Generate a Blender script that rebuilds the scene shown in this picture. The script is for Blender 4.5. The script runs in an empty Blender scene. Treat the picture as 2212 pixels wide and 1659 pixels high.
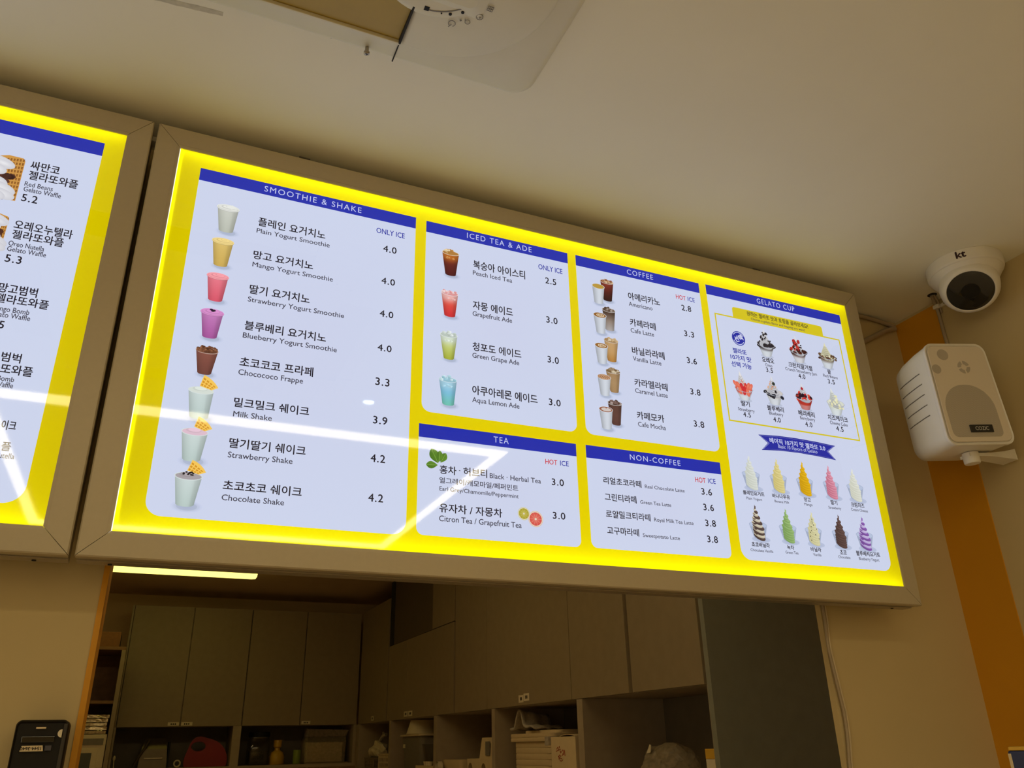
import bpy, bmesh, math, random
from mathutils import Vector, Matrix, Euler

# ---------------------------------------------------------------- camera
SC = bpy.context.scene
COL = SC.collection
cam_d = bpy.data.cameras.new('camera')
cam_d.sensor_fit = 'HORIZONTAL'
cam_d.sensor_width = 36.0
cam_d.lens = 36.0 * 1756.4416074890487 / 2212.0
cam_d.clip_start = 0.01
cam = bpy.data.objects.new('camera', cam_d)
COL.objects.link(cam)
R = [[0.9158044, -0.4011102, -0.0203186], [0.1449908, 0.377371, -0.9146414], [0.3745396, 0.8346866, 0.4037553]]                                  # rows: image right, image down, view direction
cam.matrix_world = Matrix((
    (R[0][0], -R[1][0], -R[2][0], 0.0),
    (R[0][1], -R[1][1], -R[2][1], 0.0),
    (R[0][2], -R[1][2], -R[2][2], 1.5),
    (0, 0, 0, 1)))
SC.camera = cam

# ---------------------------------------------------------------- world, exposure
world = bpy.data.worlds.new('world')
world.use_nodes = True
world.node_tree.nodes['Background'].inputs[0].default_value = (1.0, 0.8, 0.55, 1)
world.node_tree.nodes['Background'].inputs[1].default_value = 0.02
SC.world = world
vs = SC.view_settings
vs.view_transform = 'Standard'
vs.look = 'None'
vs.exposure = 0.0
vs.gamma = 1.0
vs.use_curve_mapping = False
RING_STRENGTH = 8.3            # square LED ring on the ceiling over the customer
REAR_FILL_STRENGTH = 7.0            # unseen fill lamps of the same shape, added further back
FILL_WINDOW_STRENGTH = 1.7          # added, unseen glowing window on the left that brightens the right wall
KITCHEN_STRENGTH = 2.2         # LED batten on the kitchen ceiling
WARM = (1.0, 0.84, 0.50)
PI = math.pi
rng = random.Random(7)

# ---------------------------------------------------------------- materials
def lin(c):
    return tuple(((x/255.0)/12.92 if x <= 10.3 else (((x/255.0)+0.055)/1.055)**2.4) for x in c)

MATS = {}
def mat(name, col, rough=0.6, metal=0.0, noise=0.06, scale=40.0, bump=0.0, coat=0.0, spec=0.5):
    """procedural principled material; col is linear albedo"""
    if name in MATS: return MATS[name]
    m = bpy.data.materials.new(name); m.use_nodes = True
    nt = m.node_tree; b = nt.nodes['Principled BSDF']
    b.inputs['Roughness'].default_value = rough
    b.inputs['Metallic'].default_value = metal
    b.inputs['Specular IOR Level'].default_value = spec
    b.inputs['Coat Weight'].default_value = coat
    tc = nt.nodes.new('ShaderNodeTexCoord')
    nz = nt.nodes.new('ShaderNodeTexNoise'); nz.inputs['Scale'].default_value = scale
    nz.inputs['Detail'].default_value = 4.0
    nt.links.new(tc.outputs['Object'], nz.inputs['Vector'])
    rp = nt.nodes.new('ShaderNodeValToRGB')
    lo = [max(0, c*(1-noise)) for c in col]; hi = [min(1, c*(1+noise)) for c in col]
    rp.color_ramp.elements[0].position = 0.3; rp.color_ramp.elements[0].color = (*lo, 1)
    rp.color_ramp.elements[1].position = 0.7; rp.color_ramp.elements[1].color = (*hi, 1)
    nt.links.new(nz.outputs['Fac'], rp.inputs['Fac'])
    nt.links.new(rp.outputs['Color'], b.inputs['Base Color'])
    if bump:
        bp = nt.nodes.new('ShaderNodeBump'); bp.inputs['Strength'].default_value = bump
        bp.inputs['Distance'].default_value = 0.002
        nt.links.new(nz.outputs['Fac'], bp.inputs['Height'])
        nt.links.new(bp.outputs['Normal'], b.inputs['Normal'])
    MATS[name] = m
    return m

def emit(name, col, strength):
    if name in MATS: return MATS[name]
    m = bpy.data.materials.new(name); m.use_nodes = True
    nt = m.node_tree; nt.nodes.clear()
    e = nt.nodes.new('ShaderNodeEmission'); o = nt.nodes.new('ShaderNodeOutputMaterial')
    e.inputs[0].default_value = (*col, 1); e.inputs[1].default_value = strength
    nt.links.new(e.outputs[0], o.inputs[0])
    MATS[name] = m
    return m

def print_mat():
    """backlit film: every printed shape carries its own ink colour"""
    m = bpy.data.materials.new('backlit_print'); m.use_nodes = True
    nt = m.node_tree; nt.nodes.clear()
    a = nt.nodes.new('ShaderNodeAttribute'); a.attribute_name = 'Col'
    e = nt.nodes.new('ShaderNodeEmission'); o = nt.nodes.new('ShaderNodeOutputMaterial')
    e.inputs[1].default_value = 1.03
    nt.links.new(a.outputs['Color'], e.inputs[0]); nt.links.new(e.outputs[0], o.inputs[0])
    return m

def film_mat():
    """yellow film: even back light plus what the LED strips at the box edges send through it"""
    m = bpy.data.materials.new('yellow_film'); m.use_nodes = True
    nt = m.node_tree; nt.nodes.clear()
    e = nt.nodes.new('ShaderNodeEmission'); e.inputs[0].default_value = (*lin((208, 188, 0)), 1)
    e.inputs[1].default_value = 0.76
    t = nt.nodes.new('ShaderNodeBsdfTranslucent'); t.inputs[0].default_value = (0.85, 0.85, 0.0, 1)
    s = nt.nodes.new('ShaderNodeAddShader'); o = nt.nodes.new('ShaderNodeOutputMaterial')
    nt.links.new(e.outputs[0], s.inputs[0]); nt.links.new(t.outputs[0], s.inputs[1])
    nt.links.new(s.outputs[0], o.inputs[0])
    return m

def clear_mat(name, ior=1.5, tint=(1, 1, 1), rough=0.0, extra=0.0):
    """thin clear sheet: fresnel reflection over a straight look-through"""
    if name in MATS: return MATS[name]
    m = bpy.data.materials.new(name); m.use_nodes = True
    nt = m.node_tree; nt.nodes.clear()
    f = nt.nodes.new('ShaderNodeFresnel')
    ge = nt.nodes.new('ShaderNodeNewGeometry'); mr = nt.nodes.new('ShaderNodeMapRange')
    mr.inputs['To Min'].default_value = ior; mr.inputs['To Max'].default_value = 1.0/ior
    nt.links.new(ge.outputs['Backfacing'], mr.inputs['Value']); nt.links.new(mr.outputs[0], f.inputs[0])
    t = nt.nodes.new('ShaderNodeBsdfTransparent'); t.inputs[0].default_value = (*tint, 1)
    g = nt.nodes.new('ShaderNodeBsdfGlossy'); g.inputs['Roughness'].default_value = rough
    mx = nt.nodes.new('ShaderNodeMixShader'); o = nt.nodes.new('ShaderNodeOutputMaterial')
    if extra:
        ad = nt.nodes.new('ShaderNodeMath'); ad.operation = 'ADD'; ad.inputs[1].default_value = extra
        nt.links.new(f.outputs[0], ad.inputs[0]); nt.links.new(ad.outputs[0], mx.inputs[0])
    else:
        nt.links.new(f.outputs[0], mx.inputs[0])
    nt.links.new(t.outputs[0], mx.inputs[1]); nt.links.new(g.outputs[0], mx.inputs[2])
    nt.links.new(mx.outputs[0], o.inputs[0])
    MATS[name] = m
    return m

M_PRINT = print_mat(); M_FILM = film_mat()
M_ACRYL = clear_mat('acrylic_sheet', 1.58, rough=0.03)
M_WALL = mat('cream_wall_paint', (0.59, 0.46, 0.232), 0.75, noise=0.02, scale=6, bump=0.02)
M_CEIL = mat('ceiling_paint', (0.90, 0.86, 0.71), 0.85, noise=0.015, scale=5, bump=0.02)
M_ORANGE = mat('orange_paint', (0.66, 0.29, 0.004), 0.55, noise=0.03, scale=8)
M_FLOOR = mat('floor_tile', (0.70, 0.63, 0.52), 0.5, noise=0.1, scale=3)
M_FRAME = mat('frame_satin_paint', (0.51, 0.43, 0.295), 0.40, metal=0.1, noise=0.02, scale=120)
M_BOX = mat('sign_box_metal', (0.42, 0.36, 0.27), 0.35, metal=0.5, noise=0.03, scale=80)
M_WHITE = mat('white_plastic', (0.80, 0.75, 0.66), 0.42, noise=0.015, scale=30)
M_AC = mat('aircon_plastic', (0.74, 0.69, 0.52), 0.45, noise=0.015, scale=30)
M_FLAP = mat('aircon_flap_plastic', (0.42, 0.28, 0.022), 0.45, noise=0.03, scale=30)
M_DARK = mat('dark_gap', (0.02, 0.017, 0.012), 0.8)
M_BLACK = mat('black_plastic', (0.010, 0.008, 0.006), 0.55, noise=0.1, spec=0.25)
M_GREY = mat('grey_plastic', (0.20, 0.18, 0.15), 0.5)
M_GLOSSBLACK = mat('black_glass', (0.006, 0.005, 0.005), 0.06, coat=0.6)
M_STEEL = mat('steel', (0.45, 0.40, 0.32), 0.3, metal=0.9)
M_CAB = mat('taupe_laminate', (0.29, 0.225, 0.135), 0.5, noise=0.05, scale=25)
M_PANEL = mat('grey_green_laminate', (0.245, 0.25, 0.20), 0.55, noise=0.05, scale=25)
M_CABIN = mat('pale_laminate', (0.38, 0.31, 0.22), 0.55, noise=0.05, scale=25)
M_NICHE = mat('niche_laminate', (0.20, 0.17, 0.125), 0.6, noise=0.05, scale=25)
M_KWALL = mat('kitchen_wall_paint', (0.60, 0.44, 0.27), 0.8, noise=0.03, scale=6)
M_DKPANEL = mat('dark_brown_panel', (0.115, 0.08, 0.05), 0.6)
M_CARD = mat('brown_cardboard', (0.20, 0.085, 0.03), 0.8, noise=0.12, scale=60)
M_WOOD = mat('dark_wood', (0.22, 0.115, 0.045), 0.6, noise=0.2, scale=18)
M_PAPER = mat('white_paper', (0.72, 0.63, 0.45), 0.7, noise=0.03)
M_CREAM = mat('cream_card', (0.70, 0.56, 0.34), 0.7, noise=0.03)
M_FOIL = mat('crinkled_foil', (0.62, 0.54, 0.38), 0.32, metal=0.85, noise=0.3, scale=90, bump=0.9)
M_RED = mat('red_plastic', (0.27, 0.003, 0.005), 0.4, noise=0.04)
M_GREEN = mat('green_card', (0.22, 0.30, 0.03), 0.6)
M_YELLOW = mat('yellow_liquid', (0.62, 0.36, 0.02), 0.3)
M_CLEAR = clear_mat('clear_plastic', 1.45, (0.80, 0.78, 0.72), 0.08, 0.03)
def bag_mat():
    m = mat('milky_bag', (0.55, 0.46, 0.32), 0.35, noise=0.2, scale=60, bump=0.6)
    nt = m.node_tree; o = nt.nodes['Material Output']; b = nt.nodes['Principled BSDF']
    tr = nt.nodes.new('ShaderNodeBsdfTransparent'); tr.inputs[0].default_value = (0.9, 0.88, 0.82, 1)
    mx = nt.nodes.new('ShaderNodeMixShader'); mx.inputs[0].default_value = 0.42
    nt.links.new(tr.outputs[0], mx.inputs[1]); nt.links.new(b.outputs[0], mx.inputs[2]); nt.links.new(mx.outputs[0], o.inputs[0])
    return m
M_BAG = bag_mat()
M_NAVY = mat('navy_card', (0.012, 0.022, 0.11), 0.5)
M_YCARD = mat('yellow_card', (0.66, 0.38, 0.03), 0.55)
M_CABLE = mat('grey_cable_sheath', (0.40, 0.31, 0.20), 0.5)
M_CLOTH = mat('grey_cloth', (0.42, 0.37, 0.30), 0.9, noise=0.15, scale=120, bump=0.4)
M_TEXT = mat('dark_ink', (0.02, 0.015, 0.012), 0.6)
M_RINK = mat('red_ink', (0.42, 0.03, 0.012), 0.6)
M_BADGE = mat('badge_black', (0.015, 0.014, 0.014), 0.4)
M_SILVER = mat('silver_ink', (0.62, 0.60, 0.56), 0.45)

def grille_mat(name, col, hole, scale):
    m = bpy.data.materials.new(name); m.use_nodes = True
    nt = m.node_tree; b = nt.nodes['Principled BSDF']; b.inputs['Roughness'].default_value = 0.55
    tc = nt.nodes.new('ShaderNodeTexCoord'); mp = nt.nodes.new('ShaderNodeMapping')
    mp.inputs['Rotation'].default_value = (0, PI/4, 0)
    vo = nt.nodes.new('ShaderNodeTexVoronoi'); vo.inputs['Scale'].default_value = scale
    vo.inputs['Randomness'].default_value = 0.0
    rp = nt.nodes.new('ShaderNodeValToRGB')
    rp.color_ramp.elements[0].position = 0.30; rp.color_ramp.elements[0].color = (*hole, 1)
    rp.color_ramp.elements[1].position = 0.42; rp.color_ramp.elements[1].color = (*col, 1)
    nt.links.new(tc.outputs['Object'], mp.inputs[0]); nt.links.new(mp.outputs[0], vo.inputs['Vector'])
    nt.links.new(vo.outputs['Distance'], rp.inputs[0]); nt.links.new(rp.outputs[0], b.inputs['Base Color'])
    return m
M_GRILLE = grille_mat('speaker_grille', (0.72, 0.63, 0.51), (0.47, 0.40, 0.31), 520)
M_GRILLE_D = grille_mat('speaker_grille_over_cone', (0.50, 0.44, 0.36), (0.20, 0.17, 0.13), 520)

# ---------------------------------------------------------------- object helpers
def tag(o, label, cat, group=None):
    o['label'] = label; o['category'] = cat
    if group: o['group'] = group
    return o

def thing(name, label, cat, loc=(0, 0, 0), rot=(0, 0, 0), group=None):
    o = bpy.data.objects.new(name, None); COL.objects.link(o)
    o.empty_display_size = 0.02
    o.location = loc; o.rotation_euler = rot
    return tag(o, label, cat, group)

def link(name, me, m=None, parent=None, smooth=False):
    o = bpy.data.objects.new(name, me); COL.objects.link(o)
    if m is not None:
        for x in (m if isinstance(m, (list, tuple)) else [m]): me.materials.append(x)
    if smooth:
        for p in me.polygons: p.use_smooth = True
    if parent is not None: o.parent = parent
    return o

def finish(name, bm, m, parent=None, smooth=False):
    bmesh.ops.recalc_face_normals(bm, faces=bm.faces)
    me = bpy.data.meshes.new(name); bm.to_mesh(me); bm.free()
    o = link(name, me, m, parent)
    if smooth:
        for p in me.polygons: p.use_smooth = True
        try: me.set_sharp_from_angle(angle=0.7)
        except Exception: pass
    return o

def struct(name, bm, m, parent=None):
    o = finish(name, bm, m, parent)
    if parent is None: o['kind'] = 'structure'
    return o

def bx(bm, x0, x1, y0, y1, z0, z1, mi=0, bevel=0.0):
    v = [bm.verts.new(p) for p in ((x0,y0,z0),(x1,y0,z0),(x1,y1,z0),(x0,y1,z0),(x0,y0,z1),(x1,y0,z1),(x1,y1,z1),(x0,y1,z1))]
    fs = []
    for q in ((0,3,2,1),(4,5,6,7),(0,1,5,4),(1,2,6,5),(2,3,7,6),(3,0,4,7)):
        f = bm.faces.new([v[i] for i in q]); f.material_index = mi; fs.append(f)
    if bevel:
        es = list({e for f in fs for e in f.edges})
        r = bmesh.ops.bevel(bm, geom=es, offset=bevel, segments=2, profile=0.6, affect='EDGES')
        for f in r['faces']: f.material_index = mi
    return bm

def box(name, x0, x1, y0, y1, z0, z1, m, parent=None, bevel=0.0):
    return finish(name, bx(bmesh.new(), x0, x1, y0, y1, z0, z1, 0, bevel), m, parent)

def loft(bm, rings, cap0=True, cap1=True, mi=0):
    vr = [[bm.verts.new(p) for p in r] for r in rings]
    n = len(rings[0])
    for a, b in zip(vr, vr[1:]):
        for i in range(n):
            f = bm.faces.new((a[i], a[(i+1) % n], b[(i+1) % n], b[i])); f.material_index = mi
    if cap0: bm.faces.new(vr[0]).material_index = mi
    if cap1: bm.faces.new(vr[-1]).material_index = mi
    return bm

def lathe(bm, prof, c=(0, 0, 0), n=32, cap0=True, cap1=True, mi=0):
    return loft(bm, [[(c[0]+r*math.cos(2*PI*i/n), c[1]+r*math.sin(2*PI*i/n), c[2]+z) for i in range(n)] for r, z in prof], cap0, cap1, mi)

def tube(bm, pts, r, n=8, mi=0):
    pts = [Vector(p) for p in pts]; rings = []
    for i, p in enumerate(pts):
        d = (pts[min(i+1, len(pts)-1)] - pts[max(i-1, 0)]).normalized()
        a = d.orthogonal().normalized() if i == 0 else (rings_a - d*rings_a.dot(d)).normalized()
        rings_a = a; b = d.cross(a)
        rings.append([p + r*(math.cos(2*PI*k/n)*a + math.sin(2*PI*k/n)*b) for k in range(n)])
    return loft(bm, rings, True, True, mi)

def spline(pts, n=6):
    pts = [Vector(p) for p in pts]; out = []
    for i in range(len(pts)-1):
        p0 = pts[max(i-1, 0)]; p1 = pts[i]; p2 = pts[i+1]; p3 = pts[min(i+2, len(pts)-1)]
        for k in range(n):
            t = k/n
            out.append(0.5*((2*p1)+(p2-p0)*t+(2*p0-5*p1+4*p2-p3)*t*t+(3*p1-p0-3*p2+p3)*t*t*t))
    return out + [pts[-1]]

def rrect(w, h, r, n=6, cx=0.0, cy=0.0):
    rs = r if isinstance(r, (list, tuple)) else [r]*4
    out = []
    for (sx, sy, a0), rr in zip(((1, 1, 0), (-1, 1, 90), (-1, -1, 180), (1, -1, 270)), rs):
        for k in range(n+1):
            a = math.radians(a0 + 90*k/n)
            out.append((cx+sx*(w/2-rr)+rr*math.cos(a), cy+sy*(h/2-rr)+rr*math.sin(a)))
    return out

def text_data(s, space=1.0, res=3):
    """flat outline of a string (x to the right, y up): verts, faces"""
    cu = bpy.data.curves.new('txt', 'FONT'); cu.body = s; cu.resolution_u = res; cu.space_character = space
    ob = bpy.data.objects.new('txt', cu); COL.objects.link(ob)
    dg = bpy.context.evaluated_depsgraph_get()
    me = bpy.data.meshes.new_from_object(ob.evaluated_get(dg))
    vs_ = [(v.co.x, v.co.y) for v in me.vertices]; fs = [tuple(p.vertices) for p in me.polygons]
    bpy.data.objects.remove(ob); bpy.data.curves.remove(cu); bpy.data.meshes.remove(me)
    return vs_, fs
def ink_h(ch):
    ys = [p[1] for p in text_data(ch)[0]]
    return max(ys)
CAP_H, DIG_H = ink_h('H'), ink_h('4')

def text_fit(s, u0, v0, w, h, kind, bold=0.0, space=1.0):
    """lay a string into a width and a height; bold thickens every stroke by that much (same unit as w)"""
    vs_, fs = text_data(s, space)
    if not vs_: return [], []
    xs = [p[0] for p in vs_]; ys = [p[1] for p in vs_]
    sx = (w-2*bold)/(max(xs)-min(xs))
    if kind == 'e':
        sy = h/(DIG_H if s[0].isdigit() else CAP_H); oy = 0.0
    else:
        sy = h/(max(ys)-min(ys)); oy = min(ys)
    base = [(u0+bold+(x-min(xs))*sx, v0+(y-oy)*sy) for x, y in vs_]
    if not bold: return base, fs
    n = len(base); out = []; fo = []
    for k, (dx, dy) in enumerate(((0, 0), (bold, 0), (-bold, 0), (0, bold), (0, -bold))):
        out += [(x+dx, y+dy) for x, y in base]; fo += [tuple(i+k*n for i in f) for f in fs]
    return out, fo

# menu artwork: strings and outlines in metres on the board (x, z)
TEXTS = {
 'smoothie': [
  ('SMOOTHIE & SHAKE', 0.0845, 2.3682, 0.1679, 0.0112, 'w', 'e'),
  ('플레인 요거치노', 0.0813, 2.2975, 0.1119, 0.0166, 'k', 'k'),
  ('Plain Yogurt Smoothie', 0.0805, 2.2835, 0.1214, 0.0085, 'g', 'e'),
  ('ONLY ICE', 0.2812, 2.3347, 0.0524, 0.0105, 'b', 'e'),
  ('4.0', 0.2952, 2.2988, 0.0245, 0.0128, 'k', 'e'),
  ('망고 요거치노', 0.0801, 2.2327, 0.0972, 0.0159, 'k', 'k'),
  ('Mango Yogurt Smoothie', 0.0806, 2.2179, 0.1313, 0.0086, 'g', 'e'),
  ('4.0', 0.295, 2.2333, 0.0243, 0.0123, 'k', 'e'),
  ('딸기 요거치노', 0.0809, 2.1676, 0.0959, 0.0164, 'k', 'k'),
  ('Strawberry Yogurt Smoothie', 0.0803, 2.1527, 0.1547, 0.0087, 'g', 'e'),
  ('4.0', 0.2949, 2.1688, 0.024, 0.0121, 'k', 'e'),
  ('블루베리 요거치노', 0.0804, 2.1023, 0.1279, 0.0158, 'k', 'k'),
  ('Blueberry Yogurt Smoothie', 0.0797, 2.088, 0.1474, 0.0088, 'g', 'e'),
  ('4.0', 0.2943, 2.1041, 0.0242, 0.0118, 'k', 'e'),
  ('초코코코 프라페', 0.08, 2.0384, 0.1125, 0.0162, 'k', 'k'),
  ('Chocococo Frappe', 0.08, 2.0244, 0.0979, 0.009, 'g', 'e'),
  ('3.3', 0.2936, 2.0411, 0.0239, 0.0132, 'k', 'e'),
  ('밀크밀크 쉐이크', 0.0791, 1.9713, 0.1124, 0.015, 'k', 'k'),
  ('Milk Shake', 0.0802, 1.9557, 0.0565, 0.0086, 'g', 'e'),
  ('3.9', 0.2931, 1.9735, 0.0236, 0.0127, 'k', 'e'),
  ('딸기딸기 쉐이크', 0.0797, 1.9063, 0.1118, 0.0151, 'k', 'k'),
  ('Strawberry Shake', 0.08, 1.8912, 0.0933, 0.0087, 'g', 'e'),
  ('4.2', 0.2923, 1.9089, 0.0236, 0.0126, 'k', 'e'),
  ('초코초코 쉐이크', 0.0786, 1.8417, 0.1123, 0.0147, 'k', 'k'),
  ('Chocolate Shake', 0.0789, 1.8267, 0.0877, 0.0083, 'g', 'e'),
  ('4.2', 0.2919, 1.8448, 0.0236, 0.0124, 'k', 'e'),
 ],
 'icedtea': [
  ('ICED TEA & ADE', 0.4534, 2.3668, 0.1334, 0.0116, 'w', 'e'),
  ('ONLY ICE', 0.6001, 2.3329, 0.0518, 0.011, 'b', 'e'),
  ('복숭아 아이스티', 0.4657, 2.3029, 0.1056, 0.0182, 'k', 'k'),
  ('Peach Iced Tea', 0.465, 2.2893, 0.0789, 0.0091, 'g', 'e'),
  ('2.5', 0.6137, 2.3044, 0.0234, 0.0129, 'k', 'e'),
  ('자몽 에이드', 0.4649, 2.2174, 0.0792, 0.0173, 'k', 'k'),
  ('Grapefruit Ade', 0.4644, 2.2037, 0.0776, 0.0093, 'g', 'e'),
  ('3.0', 0.6123, 2.2191, 0.0237, 0.0131, 'k', 'e'),
  ('청포도 에이드', 0.4643, 2.1342, 0.0944, 0.0166, 'k', 'k'),
  ('Green Grape Ade', 0.4639, 2.1202, 0.0901, 0.0094, 'g', 'e'),
  ('3.0', 0.6115, 2.1363, 0.0232, 0.0131, 'k', 'e'),
  ('아쿠아레몬 에이드', 0.4636, 2.05, 0.1246, 0.0171, 'k', 'k'),
  ('Aqua Lemon Ade', 0.4636, 2.0357, 0.0887, 0.0092, 'g', 'e'),
  ('3.0', 0.6105, 2.0517, 0.0237, 0.0125, 'k', 'e'),
 ],
 'coffee': [
  ('COFFEE', 0.8008, 2.3669, 0.0623, 0.0117, 'w', 'e'),
  ('HOT', 0.9153, 2.3342, 0.0242, 0.01, 'r', 'e'),
  ('ICE', 0.9446, 2.3344, 0.0176, 0.01, 'b', 'e'),
  ('아메리카노', 0.7982, 2.3074, 0.0757, 0.0171, 'k', 'k'),
  ('Americano', 0.7984, 2.2931, 0.0556, 0.0093, 'g', 'e'),
  ('2.8', 0.9261, 2.3091, 0.024, 0.013, 'k', 'e'),
  ('카페라떼', 0.7971, 2.2479, 0.06, 0.0165, 'k', 'k'),
  ('Cafe Latte', 0.7972, 2.2334, 0.054, 0.0093, 'g', 'e'),
  ('3.3', 0.9252, 2.2493, 0.0243, 0.0127, 'k', 'e'),
  ('바닐라라떼', 0.7961, 2.1856, 0.0749, 0.0166, 'k', 'k'),
  ('Vanilla Latte', 0.7965, 2.1718, 0.0651, 0.0093, 'g', 'e'),
  ('3.6', 0.9239, 2.1883, 0.0242, 0.0131, 'k', 'e'),
  ('카라멜라떼', 0.7952, 2.1179, 0.0754, 0.016, 'k', 'k'),
  ('Caramel Latte', 0.7953, 2.1039, 0.0733, 0.0092, 'g', 'e'),
  ('3.8', 0.9234, 2.1203, 0.0241, 0.0127, 'k', 'e'),
  ('카페모카', 0.7943, 2.0502, 0.0607, 0.0157, 'k', 'k'),
  ('Cafe Mocha', 0.795, 2.0356, 0.0616, 0.0091, 'g', 'e'),
  ('3.8', 0.9225, 2.0523, 0.0245, 0.0127, 'k', 'e'),
 ],
 'tea': [
  ('TEA', 0.5026, 1.9673, 0.0277, 0.0106, 'w', 'e'),
  ('HOT', 0.5988, 1.9399, 0.023, 0.0088, 'r', 'e'),
  ('ICE', 0.6275, 1.9401, 0.0169, 0.0089, 'b', 'e'),
  ('홍차', 0.4067, 1.9018, 0.0291, 0.0142, 'k', 'k'),
  ('·', 0.4401, 1.9096, 0.0026, 0.0012, 'k', 'k'),
  ('허브티', 0.4479, 1.9027, 0.0422, 0.0144, 'k', 'k'),
  ('Black · Herbal Tea', 0.4946, 1.9034, 0.0945, 0.0085, 'g', 'e'),
  ('얼그레이/캐모마일/페퍼민트', 0.4067, 1.8857, 0.1396, 0.01, 'g', 'k'),
  ('Earl Grey/Chamomile/Peppermint', 0.4072, 1.8734, 0.1393, 0.0068, 'g', 'e'),
  ('3.0', 0.6096, 1.9032, 0.0235, 0.0117, 'k', 'e'),
  ('유자차 / 자몽차', 0.4074, 1.838, 0.1089, 0.0145, 'k', 'k'),
  ('Citron Tea / Grapefruit Tea', 0.4073, 1.8234, 0.1435, 0.009, 'g', 'e'),
  ('3.0', 0.609, 1.8444, 0.0238, 0.0116, 'k', 'e'),
 ],
 'noncoffee': [
  ('NON-COFFEE', 0.7712, 1.9676, 0.1098, 0.0102, 'w', 'e'),
  ('HOT', 0.9105, 1.9398, 0.0239, 0.0095, 'r', 'e'),
  ('ICE', 0.94, 1.9403, 0.0172, 0.0095, 'b', 'e'),
  ('리얼초코라떼', 0.7123, 1.9161, 0.0783, 0.0128, 'k', 'k'),
  ('Real Chocolate Latte', 0.7979, 1.9166, 0.0858, 0.0064, 'g', 'e'),
  ('3.6', 0.9215, 1.9166, 0.0239, 0.0125, 'k', 'e'),
  ('그린티라떼', 0.7126, 1.8858, 0.0649, 0.0133, 'k', 'k'),
  ('Green Tea Latte', 0.7851, 1.8864, 0.0656, 0.0063, 'g', 'e'),
  ('3.6', 0.9218, 1.8868, 0.0237, 0.0123, 'k', 'e'),
  ('로얄밀크티라떼', 0.7126, 1.8555, 0.0911, 0.0131, 'k', 'k'),
  ('Royal Milk Tea Latte', 0.8113, 1.8564, 0.0842, 0.0067, 'g', 'e'),
  ('3.8', 0.9218, 1.857, 0.0239, 0.0121, 'k', 'e'),
  ('고구마라떼', 0.7129, 1.8263, 0.0642, 0.0131, 'k', 'k'),
  ('Sweetpotato Latte', 0.7847, 1.8264, 0.0775, 0.0065, 'g', 'e'),
  ('3.8', 0.922, 1.8271, 0.0237, 0.0122, 'k', 'e'),
 ],
 'gelato': [
  ('GELATO CUP', 1.13, 2.368, 0.1047, 0.0122, 'w', 'e'),
  ('원하는 젤라또 맛과 토핑을 골라보세요!', 1.0964, 2.3305, 0.1693, 0.011, 'k', 'k'),
  ('Choose a gelato flavor and topping you want!', 1.1059, 2.3219, 0.1483, 0.0055, 'g', 'e'),
  ('젤라또', 1.0437, 2.2324, 0.0358, 0.0117, 'b', 'b'),
  ('10가지 맛', 1.0356, 2.2165, 0.0537, 0.0121, 'b', 'b'),
  ('선택 가능', 1.0356, 2.2005, 0.0515, 0.012, 'b', 'b'),
  ('오레오', 1.1183, 2.2242, 0.032, 0.0123, 'k', 'b'),
  ('Oreo', 1.125, 2.215, 0.0186, 0.007, 'g', 'e'),
  ('3.5', 1.125, 2.2019, 0.0182, 0.0105, 'k', 'e'),
  ('크런치딸기잼', 1.1892, 2.2248, 0.0653, 0.012, 'k', 'b'),
  ('Crunch Strawberry Jam', 1.1785, 2.2154, 0.0868, 0.0072, 'g', 'e'),
  ('4.0', 1.2119, 2.2018, 0.0187, 0.0107, 'k', 'e'),
  ('팥', 1.2979, 2.2258, 0.0099, 0.0109, 'k', 'b'),
  ('Red Beans', 1.2834, 2.2169, 0.0412, 0.0068, 'g', 'e'),
  ('3.5', 1.2936, 2.2024, 0.0197, 0.0108, 'k', 'e'),
  ('딸기', 1.0454, 2.1135, 0.0217, 0.0115, 'k', 'b'),
  ('Strawberry', 1.036, 2.1024, 0.0411, 0.007, 'g', 'e'),
  ('4.5', 1.0472, 2.0903, 0.0189, 0.0105, 'k', 'e'),
  ('블루베리', 1.1116, 2.1136, 0.0431, 0.0116, 'k', 'b'),
  ('Blueberry', 1.1149, 2.1046, 0.0361, 0.0071, 'g', 'e'),
  ('4.0', 1.1232, 2.0899, 0.0189, 0.0106, 'k', 'e'),
  ('베리베리', 1.1935, 2.1135, 0.0437, 0.0125, 'k', 'b'),
  ('Berryberry', 1.1959, 2.105, 0.0399, 0.0072, 'g', 'e'),
  ('4.0', 1.2068, 2.0906, 0.0191, 0.0108, 'k', 'e'),
  ('치즈케이크', 1.2734, 2.1151, 0.0562, 0.012, 'k', 'b'),
  ('Cheese Cake', 1.2768, 2.1055, 0.0494, 0.0074, 'g', 'e'),
  ('4.5', 1.2912, 2.0918, 0.0203, 0.011, 'k', 'e'),
  ('베이직 10가지 맛 젤라또 3.0', 1.1045, 2.0415, 0.1451, 0.0113, 'w', 'b'),
  ('Basic 10 Flavors of Gelato', 1.1246, 2.0331, 0.1015, 0.0078, 'w', 'e'),
  ('플레인요거트', 1.0188, 1.9265, 0.0514, 0.0085, 'k', 'b'),
  ('Plain Yogurt', 1.0253, 1.9173, 0.0372, 0.0049, 'g', 'e'),
  ('바나나우유', 1.0894, 1.9265, 0.0437, 0.0088, 'k', 'b'),
  ('Banana Milk', 1.0932, 1.9177, 0.0359, 0.005, 'g', 'e'),
  ('망고', 1.1688, 1.9265, 0.0169, 0.0085, 'k', 'b'),
  ('Mango', 1.1673, 1.9182, 0.0209, 0.0052, 'g', 'e'),
  ('딸기', 1.2376, 1.9267, 0.0172, 0.0089, 'k', 'b'),
  ('Strawberry', 1.2293, 1.9174, 0.0336, 0.0053, 'g', 'e'),
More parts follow.
